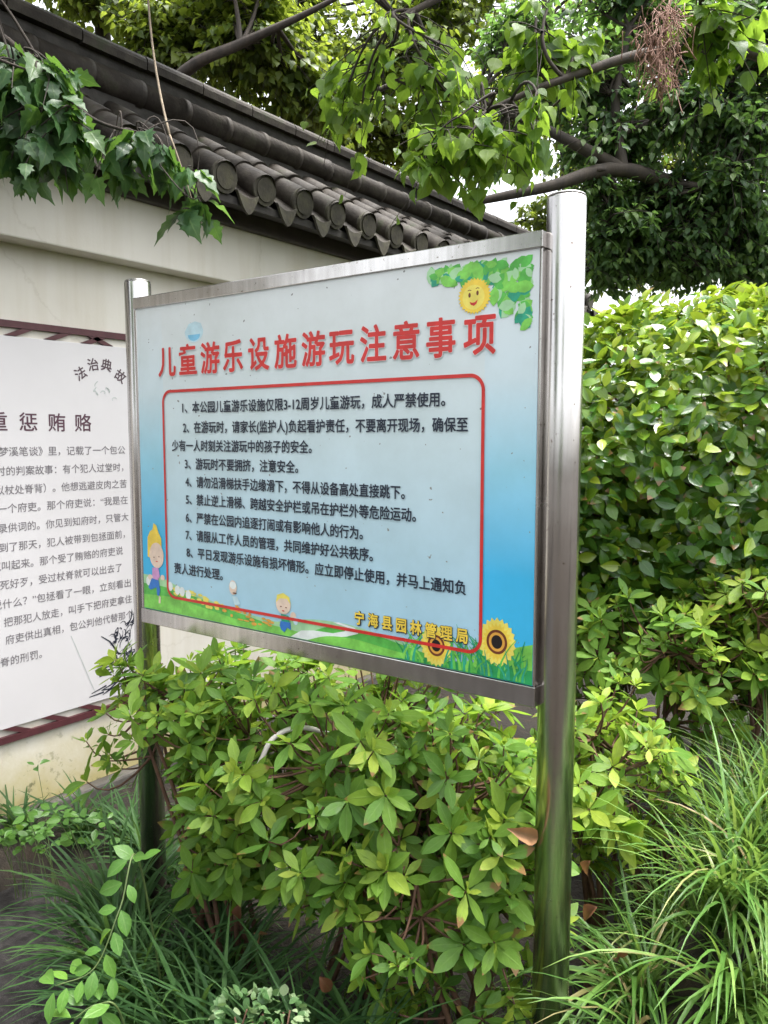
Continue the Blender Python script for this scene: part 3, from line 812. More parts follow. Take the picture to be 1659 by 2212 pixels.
# faint seal and the ink painting at the lower right
b = MB()
r3 = random.Random(9)
for k in range(7):
    u, v = r3.uniform(.50, .59), r3.uniform(.625, .715)
    P = [(u + .018 * t * math.cos(k + 3 * t), v + .018 * t * math.sin(k * 2 + 3 * t)) for t in np.linspace(0, 1, 7)]
    put_line(b, P, .0035, WF, 0, 1)
b.build('faint_seal', M['ink_faint'], sheet)
b = MB()
for k in range(46):                                                       # twisted old tree
    u, v = r3.uniform(.55, .665), r3.uniform(-.47, -.29)
    a = r3.uniform(0, 3.14); L = r3.uniform(.02, .06)
    P = [(min(u + L * t * math.cos(a + t), .69), v + L * t * math.sin(a + 1.5 * t)) for t in np.linspace(0, 1, 6)]
    put_line(b, P, [r3.uniform(.002, .008) * w for w in (1, 1.3, 1, .8, .5, .2)], WF, 0, 1 + k * .02)
put_line(b, [(.49, -.33), (.53, -.36), (.57, -.42), (.63, -.43)], [.003, .006, .008, .004], WF, 0, 1)
put_poly(b, [(.463, -.455), (.478, -.440), (.52, -.430), (.55, -.440), (.545, -.452)], WF, 0, 1)
for v in (-.468, -.482, -.496): put_line(b, [(.475, v), (.545, v + .008)], .006, WF, 0, 1)
for k in range(9):
    u = r3.uniform(.42, .58); put_line(b, [(u, -.575 + r3.uniform(0, .02)), (min(u + .07, .69), -.565 + r3.uniform(0, .03))], [.003, .007], WF, 0, 1.2 + k * .02)
for k in range(4): put_line(b, [(.355 + .008 * k + .1 * t, -.30 - .26 * t - .01 * k) for t in np.linspace(0, 1, 6)][:6], .0022, WF, 1, 1) if k == 0 else None
b.build('ink_painting', [M['ink_black'], M['ink_faint']], sheet)

# ------------------------------------------------------------------ plants
V_LANCE = variants(LANCE, 7, (0.0, 0.22), (-0.15, 0.45)); V_OVAL = variants(OVAL, 7, (0.0, 0.35), (-0.1, 0.55)); V_HEART = variants(HEART, 6, (-0.05, 0.2), (0.0, 0.7), 0.06)
V_LOBED = variants(LOBED, 6, (-0.05, 0.2), (0.1, 0.6), 0.1); V_ROUND = variants(ROUND, 5, (0, .2), (-.1, .3))
V_DARK = variants([(0, .015), (.2, .18), (.5, .27), (.8, .15), (1, .006)], 6, (0.0, 0.35), (-0.1, 0.55))
V_SMALL = variants([(0, .03), (.3, .22), (.6, .24), (1, .01)], 5, (0, .3), (-.1, .5))


def bezier(a, b_, c, n=7):
    t = np.linspace(0, 1, n)[:, None]
    return (1 - t) ** 2 * a + 2 * t * (1 - t) * b_ + t ** 2 * c


def azalea(name, label, base, centre, radii, shoots, leaf=0.062, group='azalea bushes around the notice board', tint=(0.15, 0.8), keep=None, lean=(0, 0, 0.6), mat='azalea', extra=()):
    """Bush of forked stems; every shoot ends in a whorl of lance leaves with a smaller pair or two below."""
    root = tag(empty(name, (base[0], base[1], 0)), label, 'bush', group)
    L = Leaves(); tw = MB()
    base = np.array([base[0], base[1], float(gz(*base)) - .03]); centre = np.array(centre, float); radii = np.array(radii, float)
    stems = []
    for k in range(9):
        d = unit(1)[0]; d[2] = abs(d[2]) * .5 + .1
        e = centre + d * radii * .55
        p = bezier(base + np.array([RNG.uniform(-.1, .1), RNG.uniform(-.1, .1), 0]), (base + e) / 2 + RNG.normal(size=3) * .05, e, 8)
        tw.tube(p, np.linspace(.009, .004, 8), 5, 0, False); stems.append(p)
    allp = np.vstack(stems)
    pts = []
    while len(pts) < shoots:
        d = unit(1)[0]
        rr = 1 - .75 * RNG.random() ** 2.2
        p = centre + d * radii * rr
        if p[2] < .06 or (keep is not None and not keep(p)): continue
        pts.append((p, d * (1 / radii) * radii.mean()))
    pts += [(np.array(p, float), np.array(d, float)) for p, d in extra]
    for p, d in pts:
        ax = d / np.linalg.norm(d) * .75 + np.array(lean) + RNG.normal(size=3) * .28
        ax /= np.linalg.norm(ax)
        q = allp[np.argmin(((allp - p) ** 2).sum(1) + RNG.random(len(allp)) * .02)]
        tw.tube(bezier(q, p - ax * np.linalg.norm(p - q) * .5, p, 6), np.linspace(.0038, .0018, 6), 4, 0, False)
        n = RNG.integers(5, 9); s0 = leaf * RNG.uniform(.7, 1.2)
        ref = np.cross(ax, unit(1)[0]); ref /= np.linalg.norm(ref); bi = np.cross(ax, ref)
        ph = np.arange(n) * 2 * np.pi / n + RNG.uniform(0, .5, n)
        el = RNG.uniform(-.35, .85, n)
        rad = np.cos(ph)[:, None] * ref + np.sin(ph)[:, None] * bi
        f = rad * np.cos(el)[:, None] + ax * np.sin(el)[:, None]
        up = ax * np.cos(el)[:, None] - rad * np.sin(el)[:, None] + RNG.normal(size=(n, 3)) * .32
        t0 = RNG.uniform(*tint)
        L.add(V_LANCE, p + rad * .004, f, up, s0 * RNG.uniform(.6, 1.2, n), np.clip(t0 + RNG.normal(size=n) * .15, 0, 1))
        # young leaves in the middle of the whorl
        m = RNG.integers(1, 4); ph = RNG.uniform(0, 6.28, m); rad = np.cos(ph)[:, None] * ref + np.sin(ph)[:, None] * bi
        L.add(V_LANCE, p + ax * .004 + rad * .002, rad * .55 + ax, ax - rad * .6, s0 * RNG.uniform(.35, .6, m), np.clip(t0 + .3 + RNG.random(m) * .2, 0, 1), RNG.random(m) * .5)
        # a looser ring lower down the shoot
        m = RNG.integers(2, 5); ph = RNG.uniform(0, 6.28, m); rad = np.cos(ph)[:, None] * ref + np.sin(ph)[:, None] * bi
        L.add(V_LANCE, p - ax * RNG.uniform(.015, .05, m)[:, None], rad + ax * .15, ax + rad * .1 + RNG.normal(size=(m, 3)) * .25, s0 * RNG.uniform(.5, .95, m), np.clip(t0 - .15 + RNG.normal(size=m) * .1, 0, 1))
    L.build('foliage', M[mat], root); tw.build('stem', M['twig'], root)
    return root


def under_board(p):                            # keep shoots out of the board itself and of its rails
    if -.10 < p[0] < 1.33 and p[1] > -.13 and p[1] < .14 and p[2] > .955: return False
    if p[2] > 1.0 - .35 * max(0, -p[1] - .05): return False
    for px in (-.047, 1.2405):
        if abs(p[0] - px) < .06 and abs(p[1] - .032) < .07: return False
    if p[1] < 0 and p[0] > 1.17: return False
    if p[2] < .76 and abs(p[0] + .004 + 1.344 * p[1]) < .125: return False      # the hollow in front of the left post
    return True


azalea('azalea_bush', 'dense green azalea bush below the middle of the notice board', (.62, .22), (.62, .12, .70), (.54, .35, .34), 420, keep=under_board, tint=(.2, .9), leaf=.070)
azalea('azalea_bush', 'azalea bush with brown tipped leaves hugging the right post of the notice board', (1.0, .15), (.97, .06, .58), (.27, .26, .36), 190, keep=under_board, tint=(.3, .85), leaf=.068, mat='azalea_worn')
azalea('azalea_bush', 'azalea bush reaching past the left post in front of the wall poster', (.20, .05), (.17, -.03, .76), (.22, .20, .22), 90, keep=under_board, tint=(.4, .95), leaf=.066,
       extra=[((-.10, -.08, .74), (-.6, -.3, .5)), ((-.14, -.12, .66), (-.6, -.4, .4)), ((-.02, -.20, .60), (-.6, -.5, .3)), ((.0, -.12, .88), (-.6, -.4, .5)), ((.06, -.15, .94), (-.4, -.4, .6))])
azalea('azalea_bush', 'low spreading azalea bush at the left, filling the space beside the left post', (.34, .02), (.31, -.04, .54), (.21, .20, .20), 120, keep=under_board, tint=(.25, .9), leaf=.066)
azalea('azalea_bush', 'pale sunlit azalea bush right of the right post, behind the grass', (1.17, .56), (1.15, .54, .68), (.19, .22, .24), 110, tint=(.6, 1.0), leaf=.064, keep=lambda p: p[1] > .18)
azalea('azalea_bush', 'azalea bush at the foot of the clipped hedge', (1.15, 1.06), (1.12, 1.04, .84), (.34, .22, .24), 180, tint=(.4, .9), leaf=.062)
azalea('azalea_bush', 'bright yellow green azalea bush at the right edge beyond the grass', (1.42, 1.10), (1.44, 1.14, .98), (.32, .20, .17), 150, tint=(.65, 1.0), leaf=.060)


def hedge():
    root = tag(empty('clipped_hedge', (1.3, 1.9, 0)), 'rounded clipped hedge of glossy oval leaves right of the notice board', 'hedge')
    c = np.array([1.40, 1.98, 1.32]); ax = np.array([.80, .60, 0]); ay = np.array([-.60, .80, 0])
    R = (1.30, .72, .76)
    N = 36000
    d = unit(N)
    e = 2.25                                                            # super-ellipsoid, boxier than a ball
    k = (np.abs(d) ** e).sum(1) ** (-1 / e)
    lump = 1 + .035 * np.sin(d[:, 0] * 9 + 1) * np.sin(d[:, 2] * 8) + .03 * np.sin(d[:, 1] * 11 + d[:, 0] * 7)
    depth = np.where(RNG.random(N) < .28, 1 - RNG.uniform(.15, .5, N), 1 - .16 * RNG.random(N) ** 1.6)
    q = d * (k * lump * depth)[:, None]
    P = c + q[:, 0:1] * R[0] * ax + q[:, 1:2] * R[1] * ay + q[:, 2:3] * R[2] * np.array([0, 0, 1.0])
    nr = d[:, 0:1] / R[0] * ax + d[:, 1:2] / R[1] * ay + d[:, 2:3] / R[2] * np.array([0, 0, 1.0])
    nr /= np.linalg.norm(nr, axis=1, keepdims=True)
    ok = (P[:, 2] > .5)
    # thin patches where the twigs show
    thin = np.sin(P[:, 0] * 7.3 + P[:, 2] * 5) * np.sin(P[:, 1] * 6.1 - P[:, 2] * 8.7)
    ok &= ~((thin > .80) & (RNG.random(N) < .75))
    P, nr = P[ok], nr[ok]; N = len(P)
    f = np.cross(nr, unit(N)); f /= np.linalg.norm(f, axis=1, keepdims=True)
    f = f * .8 + nr * RNG.uniform(-.1, .9, N)[:, None] + np.array([0, 0, .12])
    up = nr + np.array([0, 0, .45]) + RNG.normal(size=(N, 3)) * .45
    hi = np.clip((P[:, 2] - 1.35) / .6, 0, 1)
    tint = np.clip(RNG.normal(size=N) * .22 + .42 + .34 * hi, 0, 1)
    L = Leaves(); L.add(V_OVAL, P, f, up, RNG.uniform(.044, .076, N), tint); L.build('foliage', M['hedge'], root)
    tw = MB()
    for k in range(170):
        i = RNG.integers(0, N)
        e_ = P[i] - nr[i] * .02; s = c + (e_ - c) * RNG.uniform(.35, .7) - np.array([0, 0, .15])
        tw.tube(bezier(s, (s + e_) / 2 + RNG.normal(size=3) * .05, e_, 6), np.linspace(.006, .002, 6), 4, 0, False)
    for k in range(9):
        s = c + ax * RNG.uniform(-1, 1) + ay * RNG.uniform(-.4, .4); s[2] = 0
        e_ = s + np.array([RNG.uniform(-.2, .2), RNG.uniform(-.2, .2), 1.0])
        tw.tube(bezier(s, (s + e_) / 2 + RNG.normal(size=3) * .06, e_, 8), np.linspace(.022, .010, 8), 7, 0, False)
    tw.build('stem', M['twig'], root)


hedge()


# ------------------------------------------------------------------ trees
def tree(name, label, limbs, blobs, leaf_t, mat, size, twigs, per, droop=0.35, base=None, group=None, tint=(0, 1), twig_len=(.35, .8), cat='tree', bark='bark', spread=1.0, limb_name='trunk'):
    """limbs: polylines [(x,y,z,r),...], the first is the trunk. blobs: (centre, radii, share) volumes the twigs fill."""
    root = tag(empty(name, base if base is not None else (limbs[0][0][0], limbs[0][0][1], 0)), label, cat, group)
    paths = [smooth_path(l, 6) for l in limbs]
    tr = MB(); tr.tube(paths[0][:, :3], paths[0][:, 3], 10, 0, True); tr.build(limb_name, M[bark], root)
    br = MB(); tw = MB(); L = Leaves()
    for p in paths[1:]: br.tube(p[:, :3], p[:, 3], 7, 0, False)
    skel = np.vstack(paths)
    tot = sum(b_[2] for b_ in blobs)
    for c, R, sh in blobs:
        c = np.array(c, float); R = np.array(R, float)
        q = skel[np.argmin(((skel[:, :3] - c) ** 2).sum(1))]
        main = []
        for k in range(max(2, int(3 + sh * 2))):
            e = c + unit(1)[0] * R * .6
            p = bezier(q[:3], (q[:3] + e) / 2 + RNG.normal(size=3) * .12 + np.array([0, 0, .05]), e, 9)
            br.tube(p, np.linspace(min(q[3] * .6, .022), min(.006, q[3] * .4), 9), 5, 0, False); main.append(p)
        mainp = np.vstack([p[3:] for p in main])
        n = int(twigs * sh / tot)
        for k in range(n):
            s = mainp[RNG.integers(0, len(mainp))]
            d = unit(1)[0]; d[2] = d[2] * .6
            e = c + unit(1)[0] * R * RNG.random() ** .35
            d = e - s; l = np.linalg.norm(d); d = d / (l + 1e-6); l = min(l, RNG.uniform(*twig_len) * 1.6)
            e = s + d * l
            mid = (s + e) / 2 + np.array([0, 0, .10 * l]) + RNG.normal(size=3) * .10 * l
            e = e - np.array([0, 0, droop * l * RNG.random()])
            p = bezier(s, mid, e, 8)
            tw.tube(p, np.linspace(.0034, .0012, 8), 4, 0, False)
            m = per
            t = np.sort(RNG.uniform(.18, 1.0, m)); idx = t * 7; i0 = np.minimum(idx.astype(int), 6); fr = (idx - i0)[:, None]
            pos = p[i0] * (1 - fr) + p[i0 + 1] * fr
            tang = p[i0 + 1] - p[i0]; tang /= np.linalg.norm(tang, axis=1, keepdims=True) + 1e-9
            side = np.cross(tang, [0, 0, 1.0]); side /= np.linalg.norm(side, axis=1, keepdims=True) + 1e-9
            sg = np.where(np.arange(m) % 2 == 0, 1, -1)[:, None]
            f = side * sg * RNG.uniform(.4, 1.1, m)[:, None] + tang * .55 + np.array([0, 0, -droop]) + RNG.normal(size=(m, 3)) * .25
            f /= np.linalg.norm(f, axis=1, keepdims=True)
            up = np.array([0, 0, 1.0]) + RNG.normal(size=(m, 3)) * .35 * spread
            sz = RNG.uniform(*size, m) * (0.7 + .3 * np.sin(t * 3.0))
            stalk = pos + f * (sz * .25)[:, None]
            L.add(leaf_t, stalk, f, up, sz, np.clip(RNG.uniform(*tint) + RNG.normal(size=m) * .12, 0, 1))
    br.build('branch', M[bark], root); tw.build('twig', M[bark], root); L.build('crown', M[mat], root)
    return root


def lim(*pts):
    return [(*at(x, y_, d), r) for x, y_, d, r in pts]


def ground_at(px, d):
    p = at(px, 1106, d); return (p[0], p[1], -0.1)


# heart-leaved tree: trunk beyond the right edge, long limb over the wall
g = ground_at(2050, 3.9)
T1 = at(2020, 500, 3.9); T2 = at(1980, 60, 3.9)
heart_tree = tree('heart_leaved_tree', 'tree with large bright heart shaped leaves hanging in front of the tiled coping', [
    [(*g, .10), (*T1, .085), (*T2, .06), (*at(1900, -500, 3.9), .03)],
    [(*T2, .05)] + lim((1700, -60, 3.7, .038), (1380, -120, 3.5, .028), (1080, -60, 3.4, .02), (860, 40, 3.3, .012)),
    [(*T1, .045)] + lim((1700, 150, 3.6, .032), (1450, 110, 3.3, .024), (1220, 170, 3.2, .016), (1050, 240, 3.2, .009)),
], [
    (at(960, 150, 3.3), (.36, .32, .26), 1.0), (at(960, 310, 3.15), (.30, .25, .15), .8), (at(740, 200, 3.6), (.24, .25, .22), .55), (at(1180, 120, 3.3), (.34, .30, .26), .7), (at(1080, 330, 3.1), (.24, .2, .12), .5),
    (at(1180, 230, 2.9), (.08, .08, .10), .12), (at(860, -250, 3.4), (.7, .5, .35), 1.0), (at(1250, -400, 3.4), (.7, .6, .4), 1.0), (at(1560, 40, 3.2), (.36, .3, .22), .8), (at(300, -420, 3.4), (.7, .6, .3), .9)],
    V_HEART, 'heart', (.05, .105), 300, 6, .7, tint=(.1, 1.0), twig_len=(.3, .65))

# dense dark tree behind the hedge at the right
g = ground_at(2150, 5.4)
U1 = at(2100, 620, 5.4); F1 = at(1346, 367, 4.6)
dark_tree = tree('dense_dark_tree', 'dense dark green tree with low crossing limbs behind the clipped hedge', [
    [(*g, .16), (*U1, .13), (*at(2120, 100, 5.4), .09), (*at(2100, -500, 5.4), .05)],
    [(*U1, .08)] + lim((1800, 500, 5.0, .06), (1560, 440, 4.8, .05), (1346, 367, 4.6, .042), (1180, 405, 4.5, .032), (1010, 440, 4.5, .020)),
    [(*F1, .04)] + lim((1200, 290, 4.6, .03), (1090, 240, 4.7, .022), (930, 165, 4.8, .020), (800, 200, 4.9, .014)),
    [(*F1, .035)] + lim((1330, 220, 4.6, .025), (1360, 60, 4.6, .018)),
    [(*at(1560, 440, 4.8), .035)] + lim((1450, 480, 4.8, .025), (1330, 540, 4.9, .016), (1250, 600, 5.0, .01)),
    [(*at(1800, 500, 5.0), .04)] + lim((1650, 330, 4.8, .03), (1540, 200, 4.6, .02)),
], [
    (at(1450, 250, 4.7), (.46, .4, .40), 1.8), (at(1600, 330, 4.6), (.35, .4, .42), 1.7), (at(1250, 180, 4.8), (.46, .4, .40), 1.3), (at(1560, 430, 4.7), (.40, .4, .28), 1.3), (at(1500, 60, 4.7), (.55, .4, .28), 1.3), (at(1150, 60, 4.8), (.4, .4, .3), 1.0),
    (at(1640, 500, 4.9), (.34, .3, .24), 1.2), (at(1420, 430, 4.9), (.45, .4, .22), 1.0), (at(1540, 540, 5.0), (.40, .3, .14), .7), (at(1340, 480, 4.7), (.30, .3, .16), .6), (at(1400, 560, 4.9), (.34, .3, .10), .5), (at(1290, 420, 4.7), (.24, .3, .16), .5), (at(1480, 520, 4.8), (.5, .3, .12), .9), (at(1320, 545, 4.8), (.24, .3, .12), .5), (at(1640, 560, 4.8), (.3, .3, .12), .6), (at(1480, 590, 4.9), (.45, .25, .10), .55), (at(1640, 610, 4.9), (.3, .25, .12), .45), (at(1330, 600, 4.9), (.22, .25, .10), .3), (at(1620, 20, 4.5), (.4, .4, .2), .8), (at(1350, -30, 4.7), (.5, .4, .2), .8), (at(1300, 330, 4.8), (.35, .4, .25), .8), (at(1380, 470, 5.0), (.40, .4, .20), .7), (at(1080, 330, 4.9), (.35, .3, .18), .45), (at(1700, 100, 4.6), (.5, .5, .4), 1.2),
    (at(2000, 350, 4.8), (.5, .6, .5), .6)],
    V_DARK, 'dark_crown', (.045, .08), 2700, 10, .3, tint=(0, .9), twig_len=(.3, .6))
# dried flower clusters hanging in that tree
b = MB()
for c, n, L_ in ((at(1440, 35, 2.7), 80, .12), (at(1420, 100, 2.7), 70, .11), (at(1432, 150, 2.68), 50, .10), (at(1395, 70, 2.7), 30, .09)):
    for k in range(n):
        d = np.array([.1, .1, -.9]) + RNG.normal(size=3) * .5; d /= np.linalg.norm(d)
        p0 = c + RNG.normal(size=3) * .03; p = bezier(p0, p0 + d * L_ * .5 + RNG.normal(size=3) * .012, p0 + d * L_ * RNG.uniform(.5, 1.1), 5)
        b.tube(p, [0.0016, .0013, .0012, .0012, .0026], 4, 0, True)
b.tube([at(1500, -100, 3.4), at(1455, -30, 2.8), at(1440, 35, 2.7), at(1420, 100, 2.7), at(1432, 150, 2.68)], [.008, .006, .005, .004, .003], 5, 0)
b.build('dried_flower_cluster', M['dry'], heart_tree)

# pale trees beyond the wall
V_WIDE = variants([(0, .10), (.12, .34), (.35, .40), (.65, .22), (1, .01)], 6, (-.05, .2), (0, .6))


def back_tree(px, d, label, blobs, extra=(), n=650, size=(.06, .11), tint=(0, 1), per=11):
    g = ground_at(px, d)
    return tree('background_tree', label, [[(*g, .13), (*at(px + 20, 420, d), .10), (*at(px - 30, 40, d), .07), (*at(px, -500, d), .04)]] + list(extra),
                [(at(x, y_, dd), R, s) for x, y_, dd, R, s in blobs], V_WIDE, 'light_crown', size, n, per, .3, group='trees beyond the garden wall', tint=tint, twig_len=(.35, .9))


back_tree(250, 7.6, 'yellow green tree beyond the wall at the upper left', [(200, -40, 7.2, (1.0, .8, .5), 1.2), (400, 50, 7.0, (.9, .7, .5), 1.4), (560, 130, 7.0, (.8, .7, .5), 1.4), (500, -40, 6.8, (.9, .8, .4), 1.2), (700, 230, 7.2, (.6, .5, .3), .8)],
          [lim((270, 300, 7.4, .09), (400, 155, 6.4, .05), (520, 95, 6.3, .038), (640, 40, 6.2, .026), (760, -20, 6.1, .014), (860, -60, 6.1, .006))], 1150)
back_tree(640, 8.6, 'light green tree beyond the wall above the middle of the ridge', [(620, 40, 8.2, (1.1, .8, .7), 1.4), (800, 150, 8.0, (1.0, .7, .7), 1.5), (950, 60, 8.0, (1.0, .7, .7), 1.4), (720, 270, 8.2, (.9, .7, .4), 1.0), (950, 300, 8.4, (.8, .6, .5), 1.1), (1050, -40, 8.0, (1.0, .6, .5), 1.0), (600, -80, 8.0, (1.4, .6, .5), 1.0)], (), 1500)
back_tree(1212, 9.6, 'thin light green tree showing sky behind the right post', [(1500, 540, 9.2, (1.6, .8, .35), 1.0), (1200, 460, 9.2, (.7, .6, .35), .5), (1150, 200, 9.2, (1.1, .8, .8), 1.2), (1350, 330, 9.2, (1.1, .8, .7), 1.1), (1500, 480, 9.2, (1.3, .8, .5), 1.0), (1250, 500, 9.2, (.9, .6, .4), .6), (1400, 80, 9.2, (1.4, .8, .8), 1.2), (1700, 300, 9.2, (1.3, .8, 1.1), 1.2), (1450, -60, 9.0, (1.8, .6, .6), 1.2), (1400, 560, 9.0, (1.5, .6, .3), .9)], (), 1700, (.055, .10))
# added tree, out of view behind the camera, to shade the wall and board
tree('added_unseen_tree', 'added unseen broad tree across the path that shades the garden wall', [[(-.2, -4.2, -.1, .16), (-.25, -4.1, 1.5, .13), (-.2, -3.9, 3.2, .10), (-.1, -3.6, 4.6, .06)], [(-.2, -3.9, 3.2, .07), (-.1, -2.6, 3.9, .05), (-.2, -1.2, 4.2, .03)], [(-.2, -3.9, 3.2, .07), (1.2, -3.2, 4.0, .05), (2.0, -2.4, 4.4, .03)]],
     [((-.2, -1.2, 4.2), (1.1, .9, .5), 1.6), ((-.4, -3.0, 3.6), (1.3, 1.0, .9), 1.5), ((-1.0, .4, 4.3), (.9, .8, .4), 1.2), ((-.2, -4.2, 3.0), (1.5, .8, 1.0), 1.5), ((-.6, .8, 3.9), (.7, .8, .35), 1.3)],
     V_WIDE, 'dark_crown', (.09, .14), 900, 9, .35, twig_len=(.35, .8))

tree('added_unseen_tree', 'added unseen bushy tree behind the camera for the steel posts to reflect', [[(3.2, -4.9, -.1, .12), (3.2, -4.9, 1.4, .10), (3.1, -4.8, 3.0, .06), (3.0, -4.7, 4.2, .03)]],  # second added tree, out of view, gives the steel something dark to mirror
     [((3.1, -4.8, 3.6), (1.1, 1.0, .9), 1.5), ((3.3, -4.9, 2.0), (1.2, 1.0, .9), 1.5), ((2.2, -5.2, 1.6), (.9, .8, .8), 1.0)], V_WIDE, 'dark_crown', (.09, .14), 300, 8, .35, twig_len=(.35, .8))

# lobed-leaf creeper hanging over the left end of the roof
g = ground_at(-500, 2.3)
tree('overhanging_tree', 'shaded tree branch with drooping lobed leaves hanging before the left end of the roof', [
    [(*g, .07), (*at(-520, 700, 2.3), .06), (*at(-430, 0, 2.3), .045), (*at(-300, -500, 2.3), .03)],
    [(*at(-430, 0, 2.3), .03)] + lim((-250, -20, 2.35, .02), (-60, 40, 2.35, .014), (80, 140, 2.35, .009), (190, 250, 2.35, .006), (300, 290, 2.35, .004)),
    [(*at(-250, -20, 2.35), .015)] + lim((-80, 190, 2.3, .01), (40, 260, 2.3, .006), (120, 330, 2.3, .004)),
], [
    (at(40, 170, 2.3), (.17, .16, .13), 1.6), (at(120, 270, 2.3), (.14, .14, .11), 1.0), (at(-60, 160, 2.3), (.18, .2, .2), 1.0), (at(260, 320, 2.35), (.12, .1, .07), .6), (at(370, 350, 2.4), (.09, .08, .07), .4), (at(20, 310, 2.3), (.12, .12, .08), .6),
    (at(420, 440, 2.4), (.05, .05, .045), .25), (at(-200, -200, 2.3), (.4, .4, .3), .8)],
    V_LOBED, 'lobed', (.07, .125), 88, 6, .8, tint=(0, .8), twig_len=(.12, .25))
b = MB()
b.tube(bezier(at(318, -60, 3.0), at(322, 120, 2.7), at(366, 290, 2.42), 12), .004, 5, 0); b.tube(bezier(at(366, 290, 2.42), at(400, 380, 2.42), at(425, 470, 2.42), 10), .003, 5, 0)
tag(b.build('hanging_vine', M['pale_twig']), 'thin pale bare vine dangling in front of the roof tiles', 'vine')

# ------------------------------------------------------------------ grass and small plants
V_BLADE = [leaf_template(BLADE, .3, c) for c in (.15, .35, .55, .8, 1.0)]


def blade_rows(n, base, length, width, bend, spread, L, tint, tdir=(0, 0)):
    """Arching strap leaves built as ribbons of 8 rows."""
    for k in range(n):
        a = RNG.uniform(0, 6.283); out = np.array([math.cos(a) + tdir[0], math.sin(a) + tdir[1], 0]); out /= np.linalg.norm(out) + 1e-6
        l = length * RNG.uniform(.6, 1.15); bd = bend * RNG.uniform(.5, 1.3); th0 = RNG.uniform(.05, .6)
        p = np.array(base) + np.array([RNG.normal() * spread, RNG.normal() * spread, 0])
        side = np.array([-out[1], out[0], 0]) + RNG.normal(size=3) * .15
        t = np.linspace(0, 1, 9); th = th0 + bd * t
        dr = np.sin(th)[:, None] * out + np.cos(th)[:, None] * np.array([0, 0, 1.0])
        c = p + np.vstack([np.zeros(3), np.cumsum(dr[:-1] * (l / 8), 0)])
        c[:, 2] = np.maximum(c[:, 2], gz(c[:, 0], c[:, 1]) - .03)
        w = (width * RNG.uniform(.7, 1.2) * np.array([.7, .9, 1, 1, .95, .85, .65, .4, .05]))[:, None]
        nrm = np.cross(dr, side); V = np.stack([c - side * w, c - nrm * w * .35, c + side * w], 1).reshape(-1, 3)
        F = []
        for i in range(8):
            o = i * 3; F += [(o, o + 1, o + 4, o + 3), (o + 1, o + 2, o + 5, o + 4)]
        U = np.array([(k2, tt) for tt in t for k2 in (-1, 0, 1)])
        L.V.append(V); L.F.append(np.array(F) + L.n); L.U.append(U); L.T.append(np.full(27, np.clip(RNG.uniform(*tint), 0, 1))); L.W.append(np.full(27, RNG.random())); L.n += 27


def tuft(x, y, n, length, label, mat='dark_grass', tint=(0, .7), tdir=(0, 0), bend=1.5, width=.0058, name='grass_tuft', group='tufts of mondo grass'):
    L = Leaves(); blade_rows(int(n * .8), (x, y, float(gz(x, y)) - .02), length, width, bend, .025, L, tint, tdir)
    r = tag(empty(name, (x, y, float(gz(x, y)))), label, 'grass tuft', group)
    L.build('blades', M[mat], r)
    return r


TUFTS = [((-.02, -.10), 120, .44, 'dark grass tuft in front of the left post', (-.2, -.2)), ((.14, -.22), 120, .46, 'dark grass tuft with long blades before the left side of the azalea', (-.2, -.3)),
         ((-.20, .16), 90, .34, 'dark grass tuft nearest the wall poster, beside the path', (-.4, 0)), ((.30, -.26), 100, .46, 'dark grass tuft below the azalea, left of the middle', (0, -.4)),
         ((.50, -.28), 110, .46, 'grass tuft with bent pale blades at the bottom middle', (.1, -.4)), 
         ((.72, -.22), 90, .46, 'grass tuft under the brown tipped azalea leaves', (.1, -.4)), ((1.00, -.12), 90, .44, 'grass tuft at the foot of the right post, on its left', (.1, -.3)),
         ((-.50, .26), 80, .28, 'small dark grass tuft against the wall plinth', (-.3, -.1)), ((-.68, .20), 70, .28, 'lowest dark grass tuft between the path and the wall', (-.2, -.2)), ((.62, -.34), 80, .52, 'upright grass tuft before the azalea at the bottom edge', (0, -.2)), ((.90, -.30), 80, .52, 'upright grass tuft left of the right post at the bottom edge', (.1, -.2)), ((.40, -.10), 90, .40, 'dark grass tuft in the hollow under the azalea', (-.1, -.3)), ((.24, .0), 80, .40, 'dark grass tuft among the bare azalea stems', (-.2, -.3)), ((-.88, .06), 60, .24, 'dark grass tuft at the foot of the wall by the left edge', (.1, -.2))]
for (x, y), n, l, lb, td in TUFTS: tuft(x, y, n, l, lb, tdir=td)
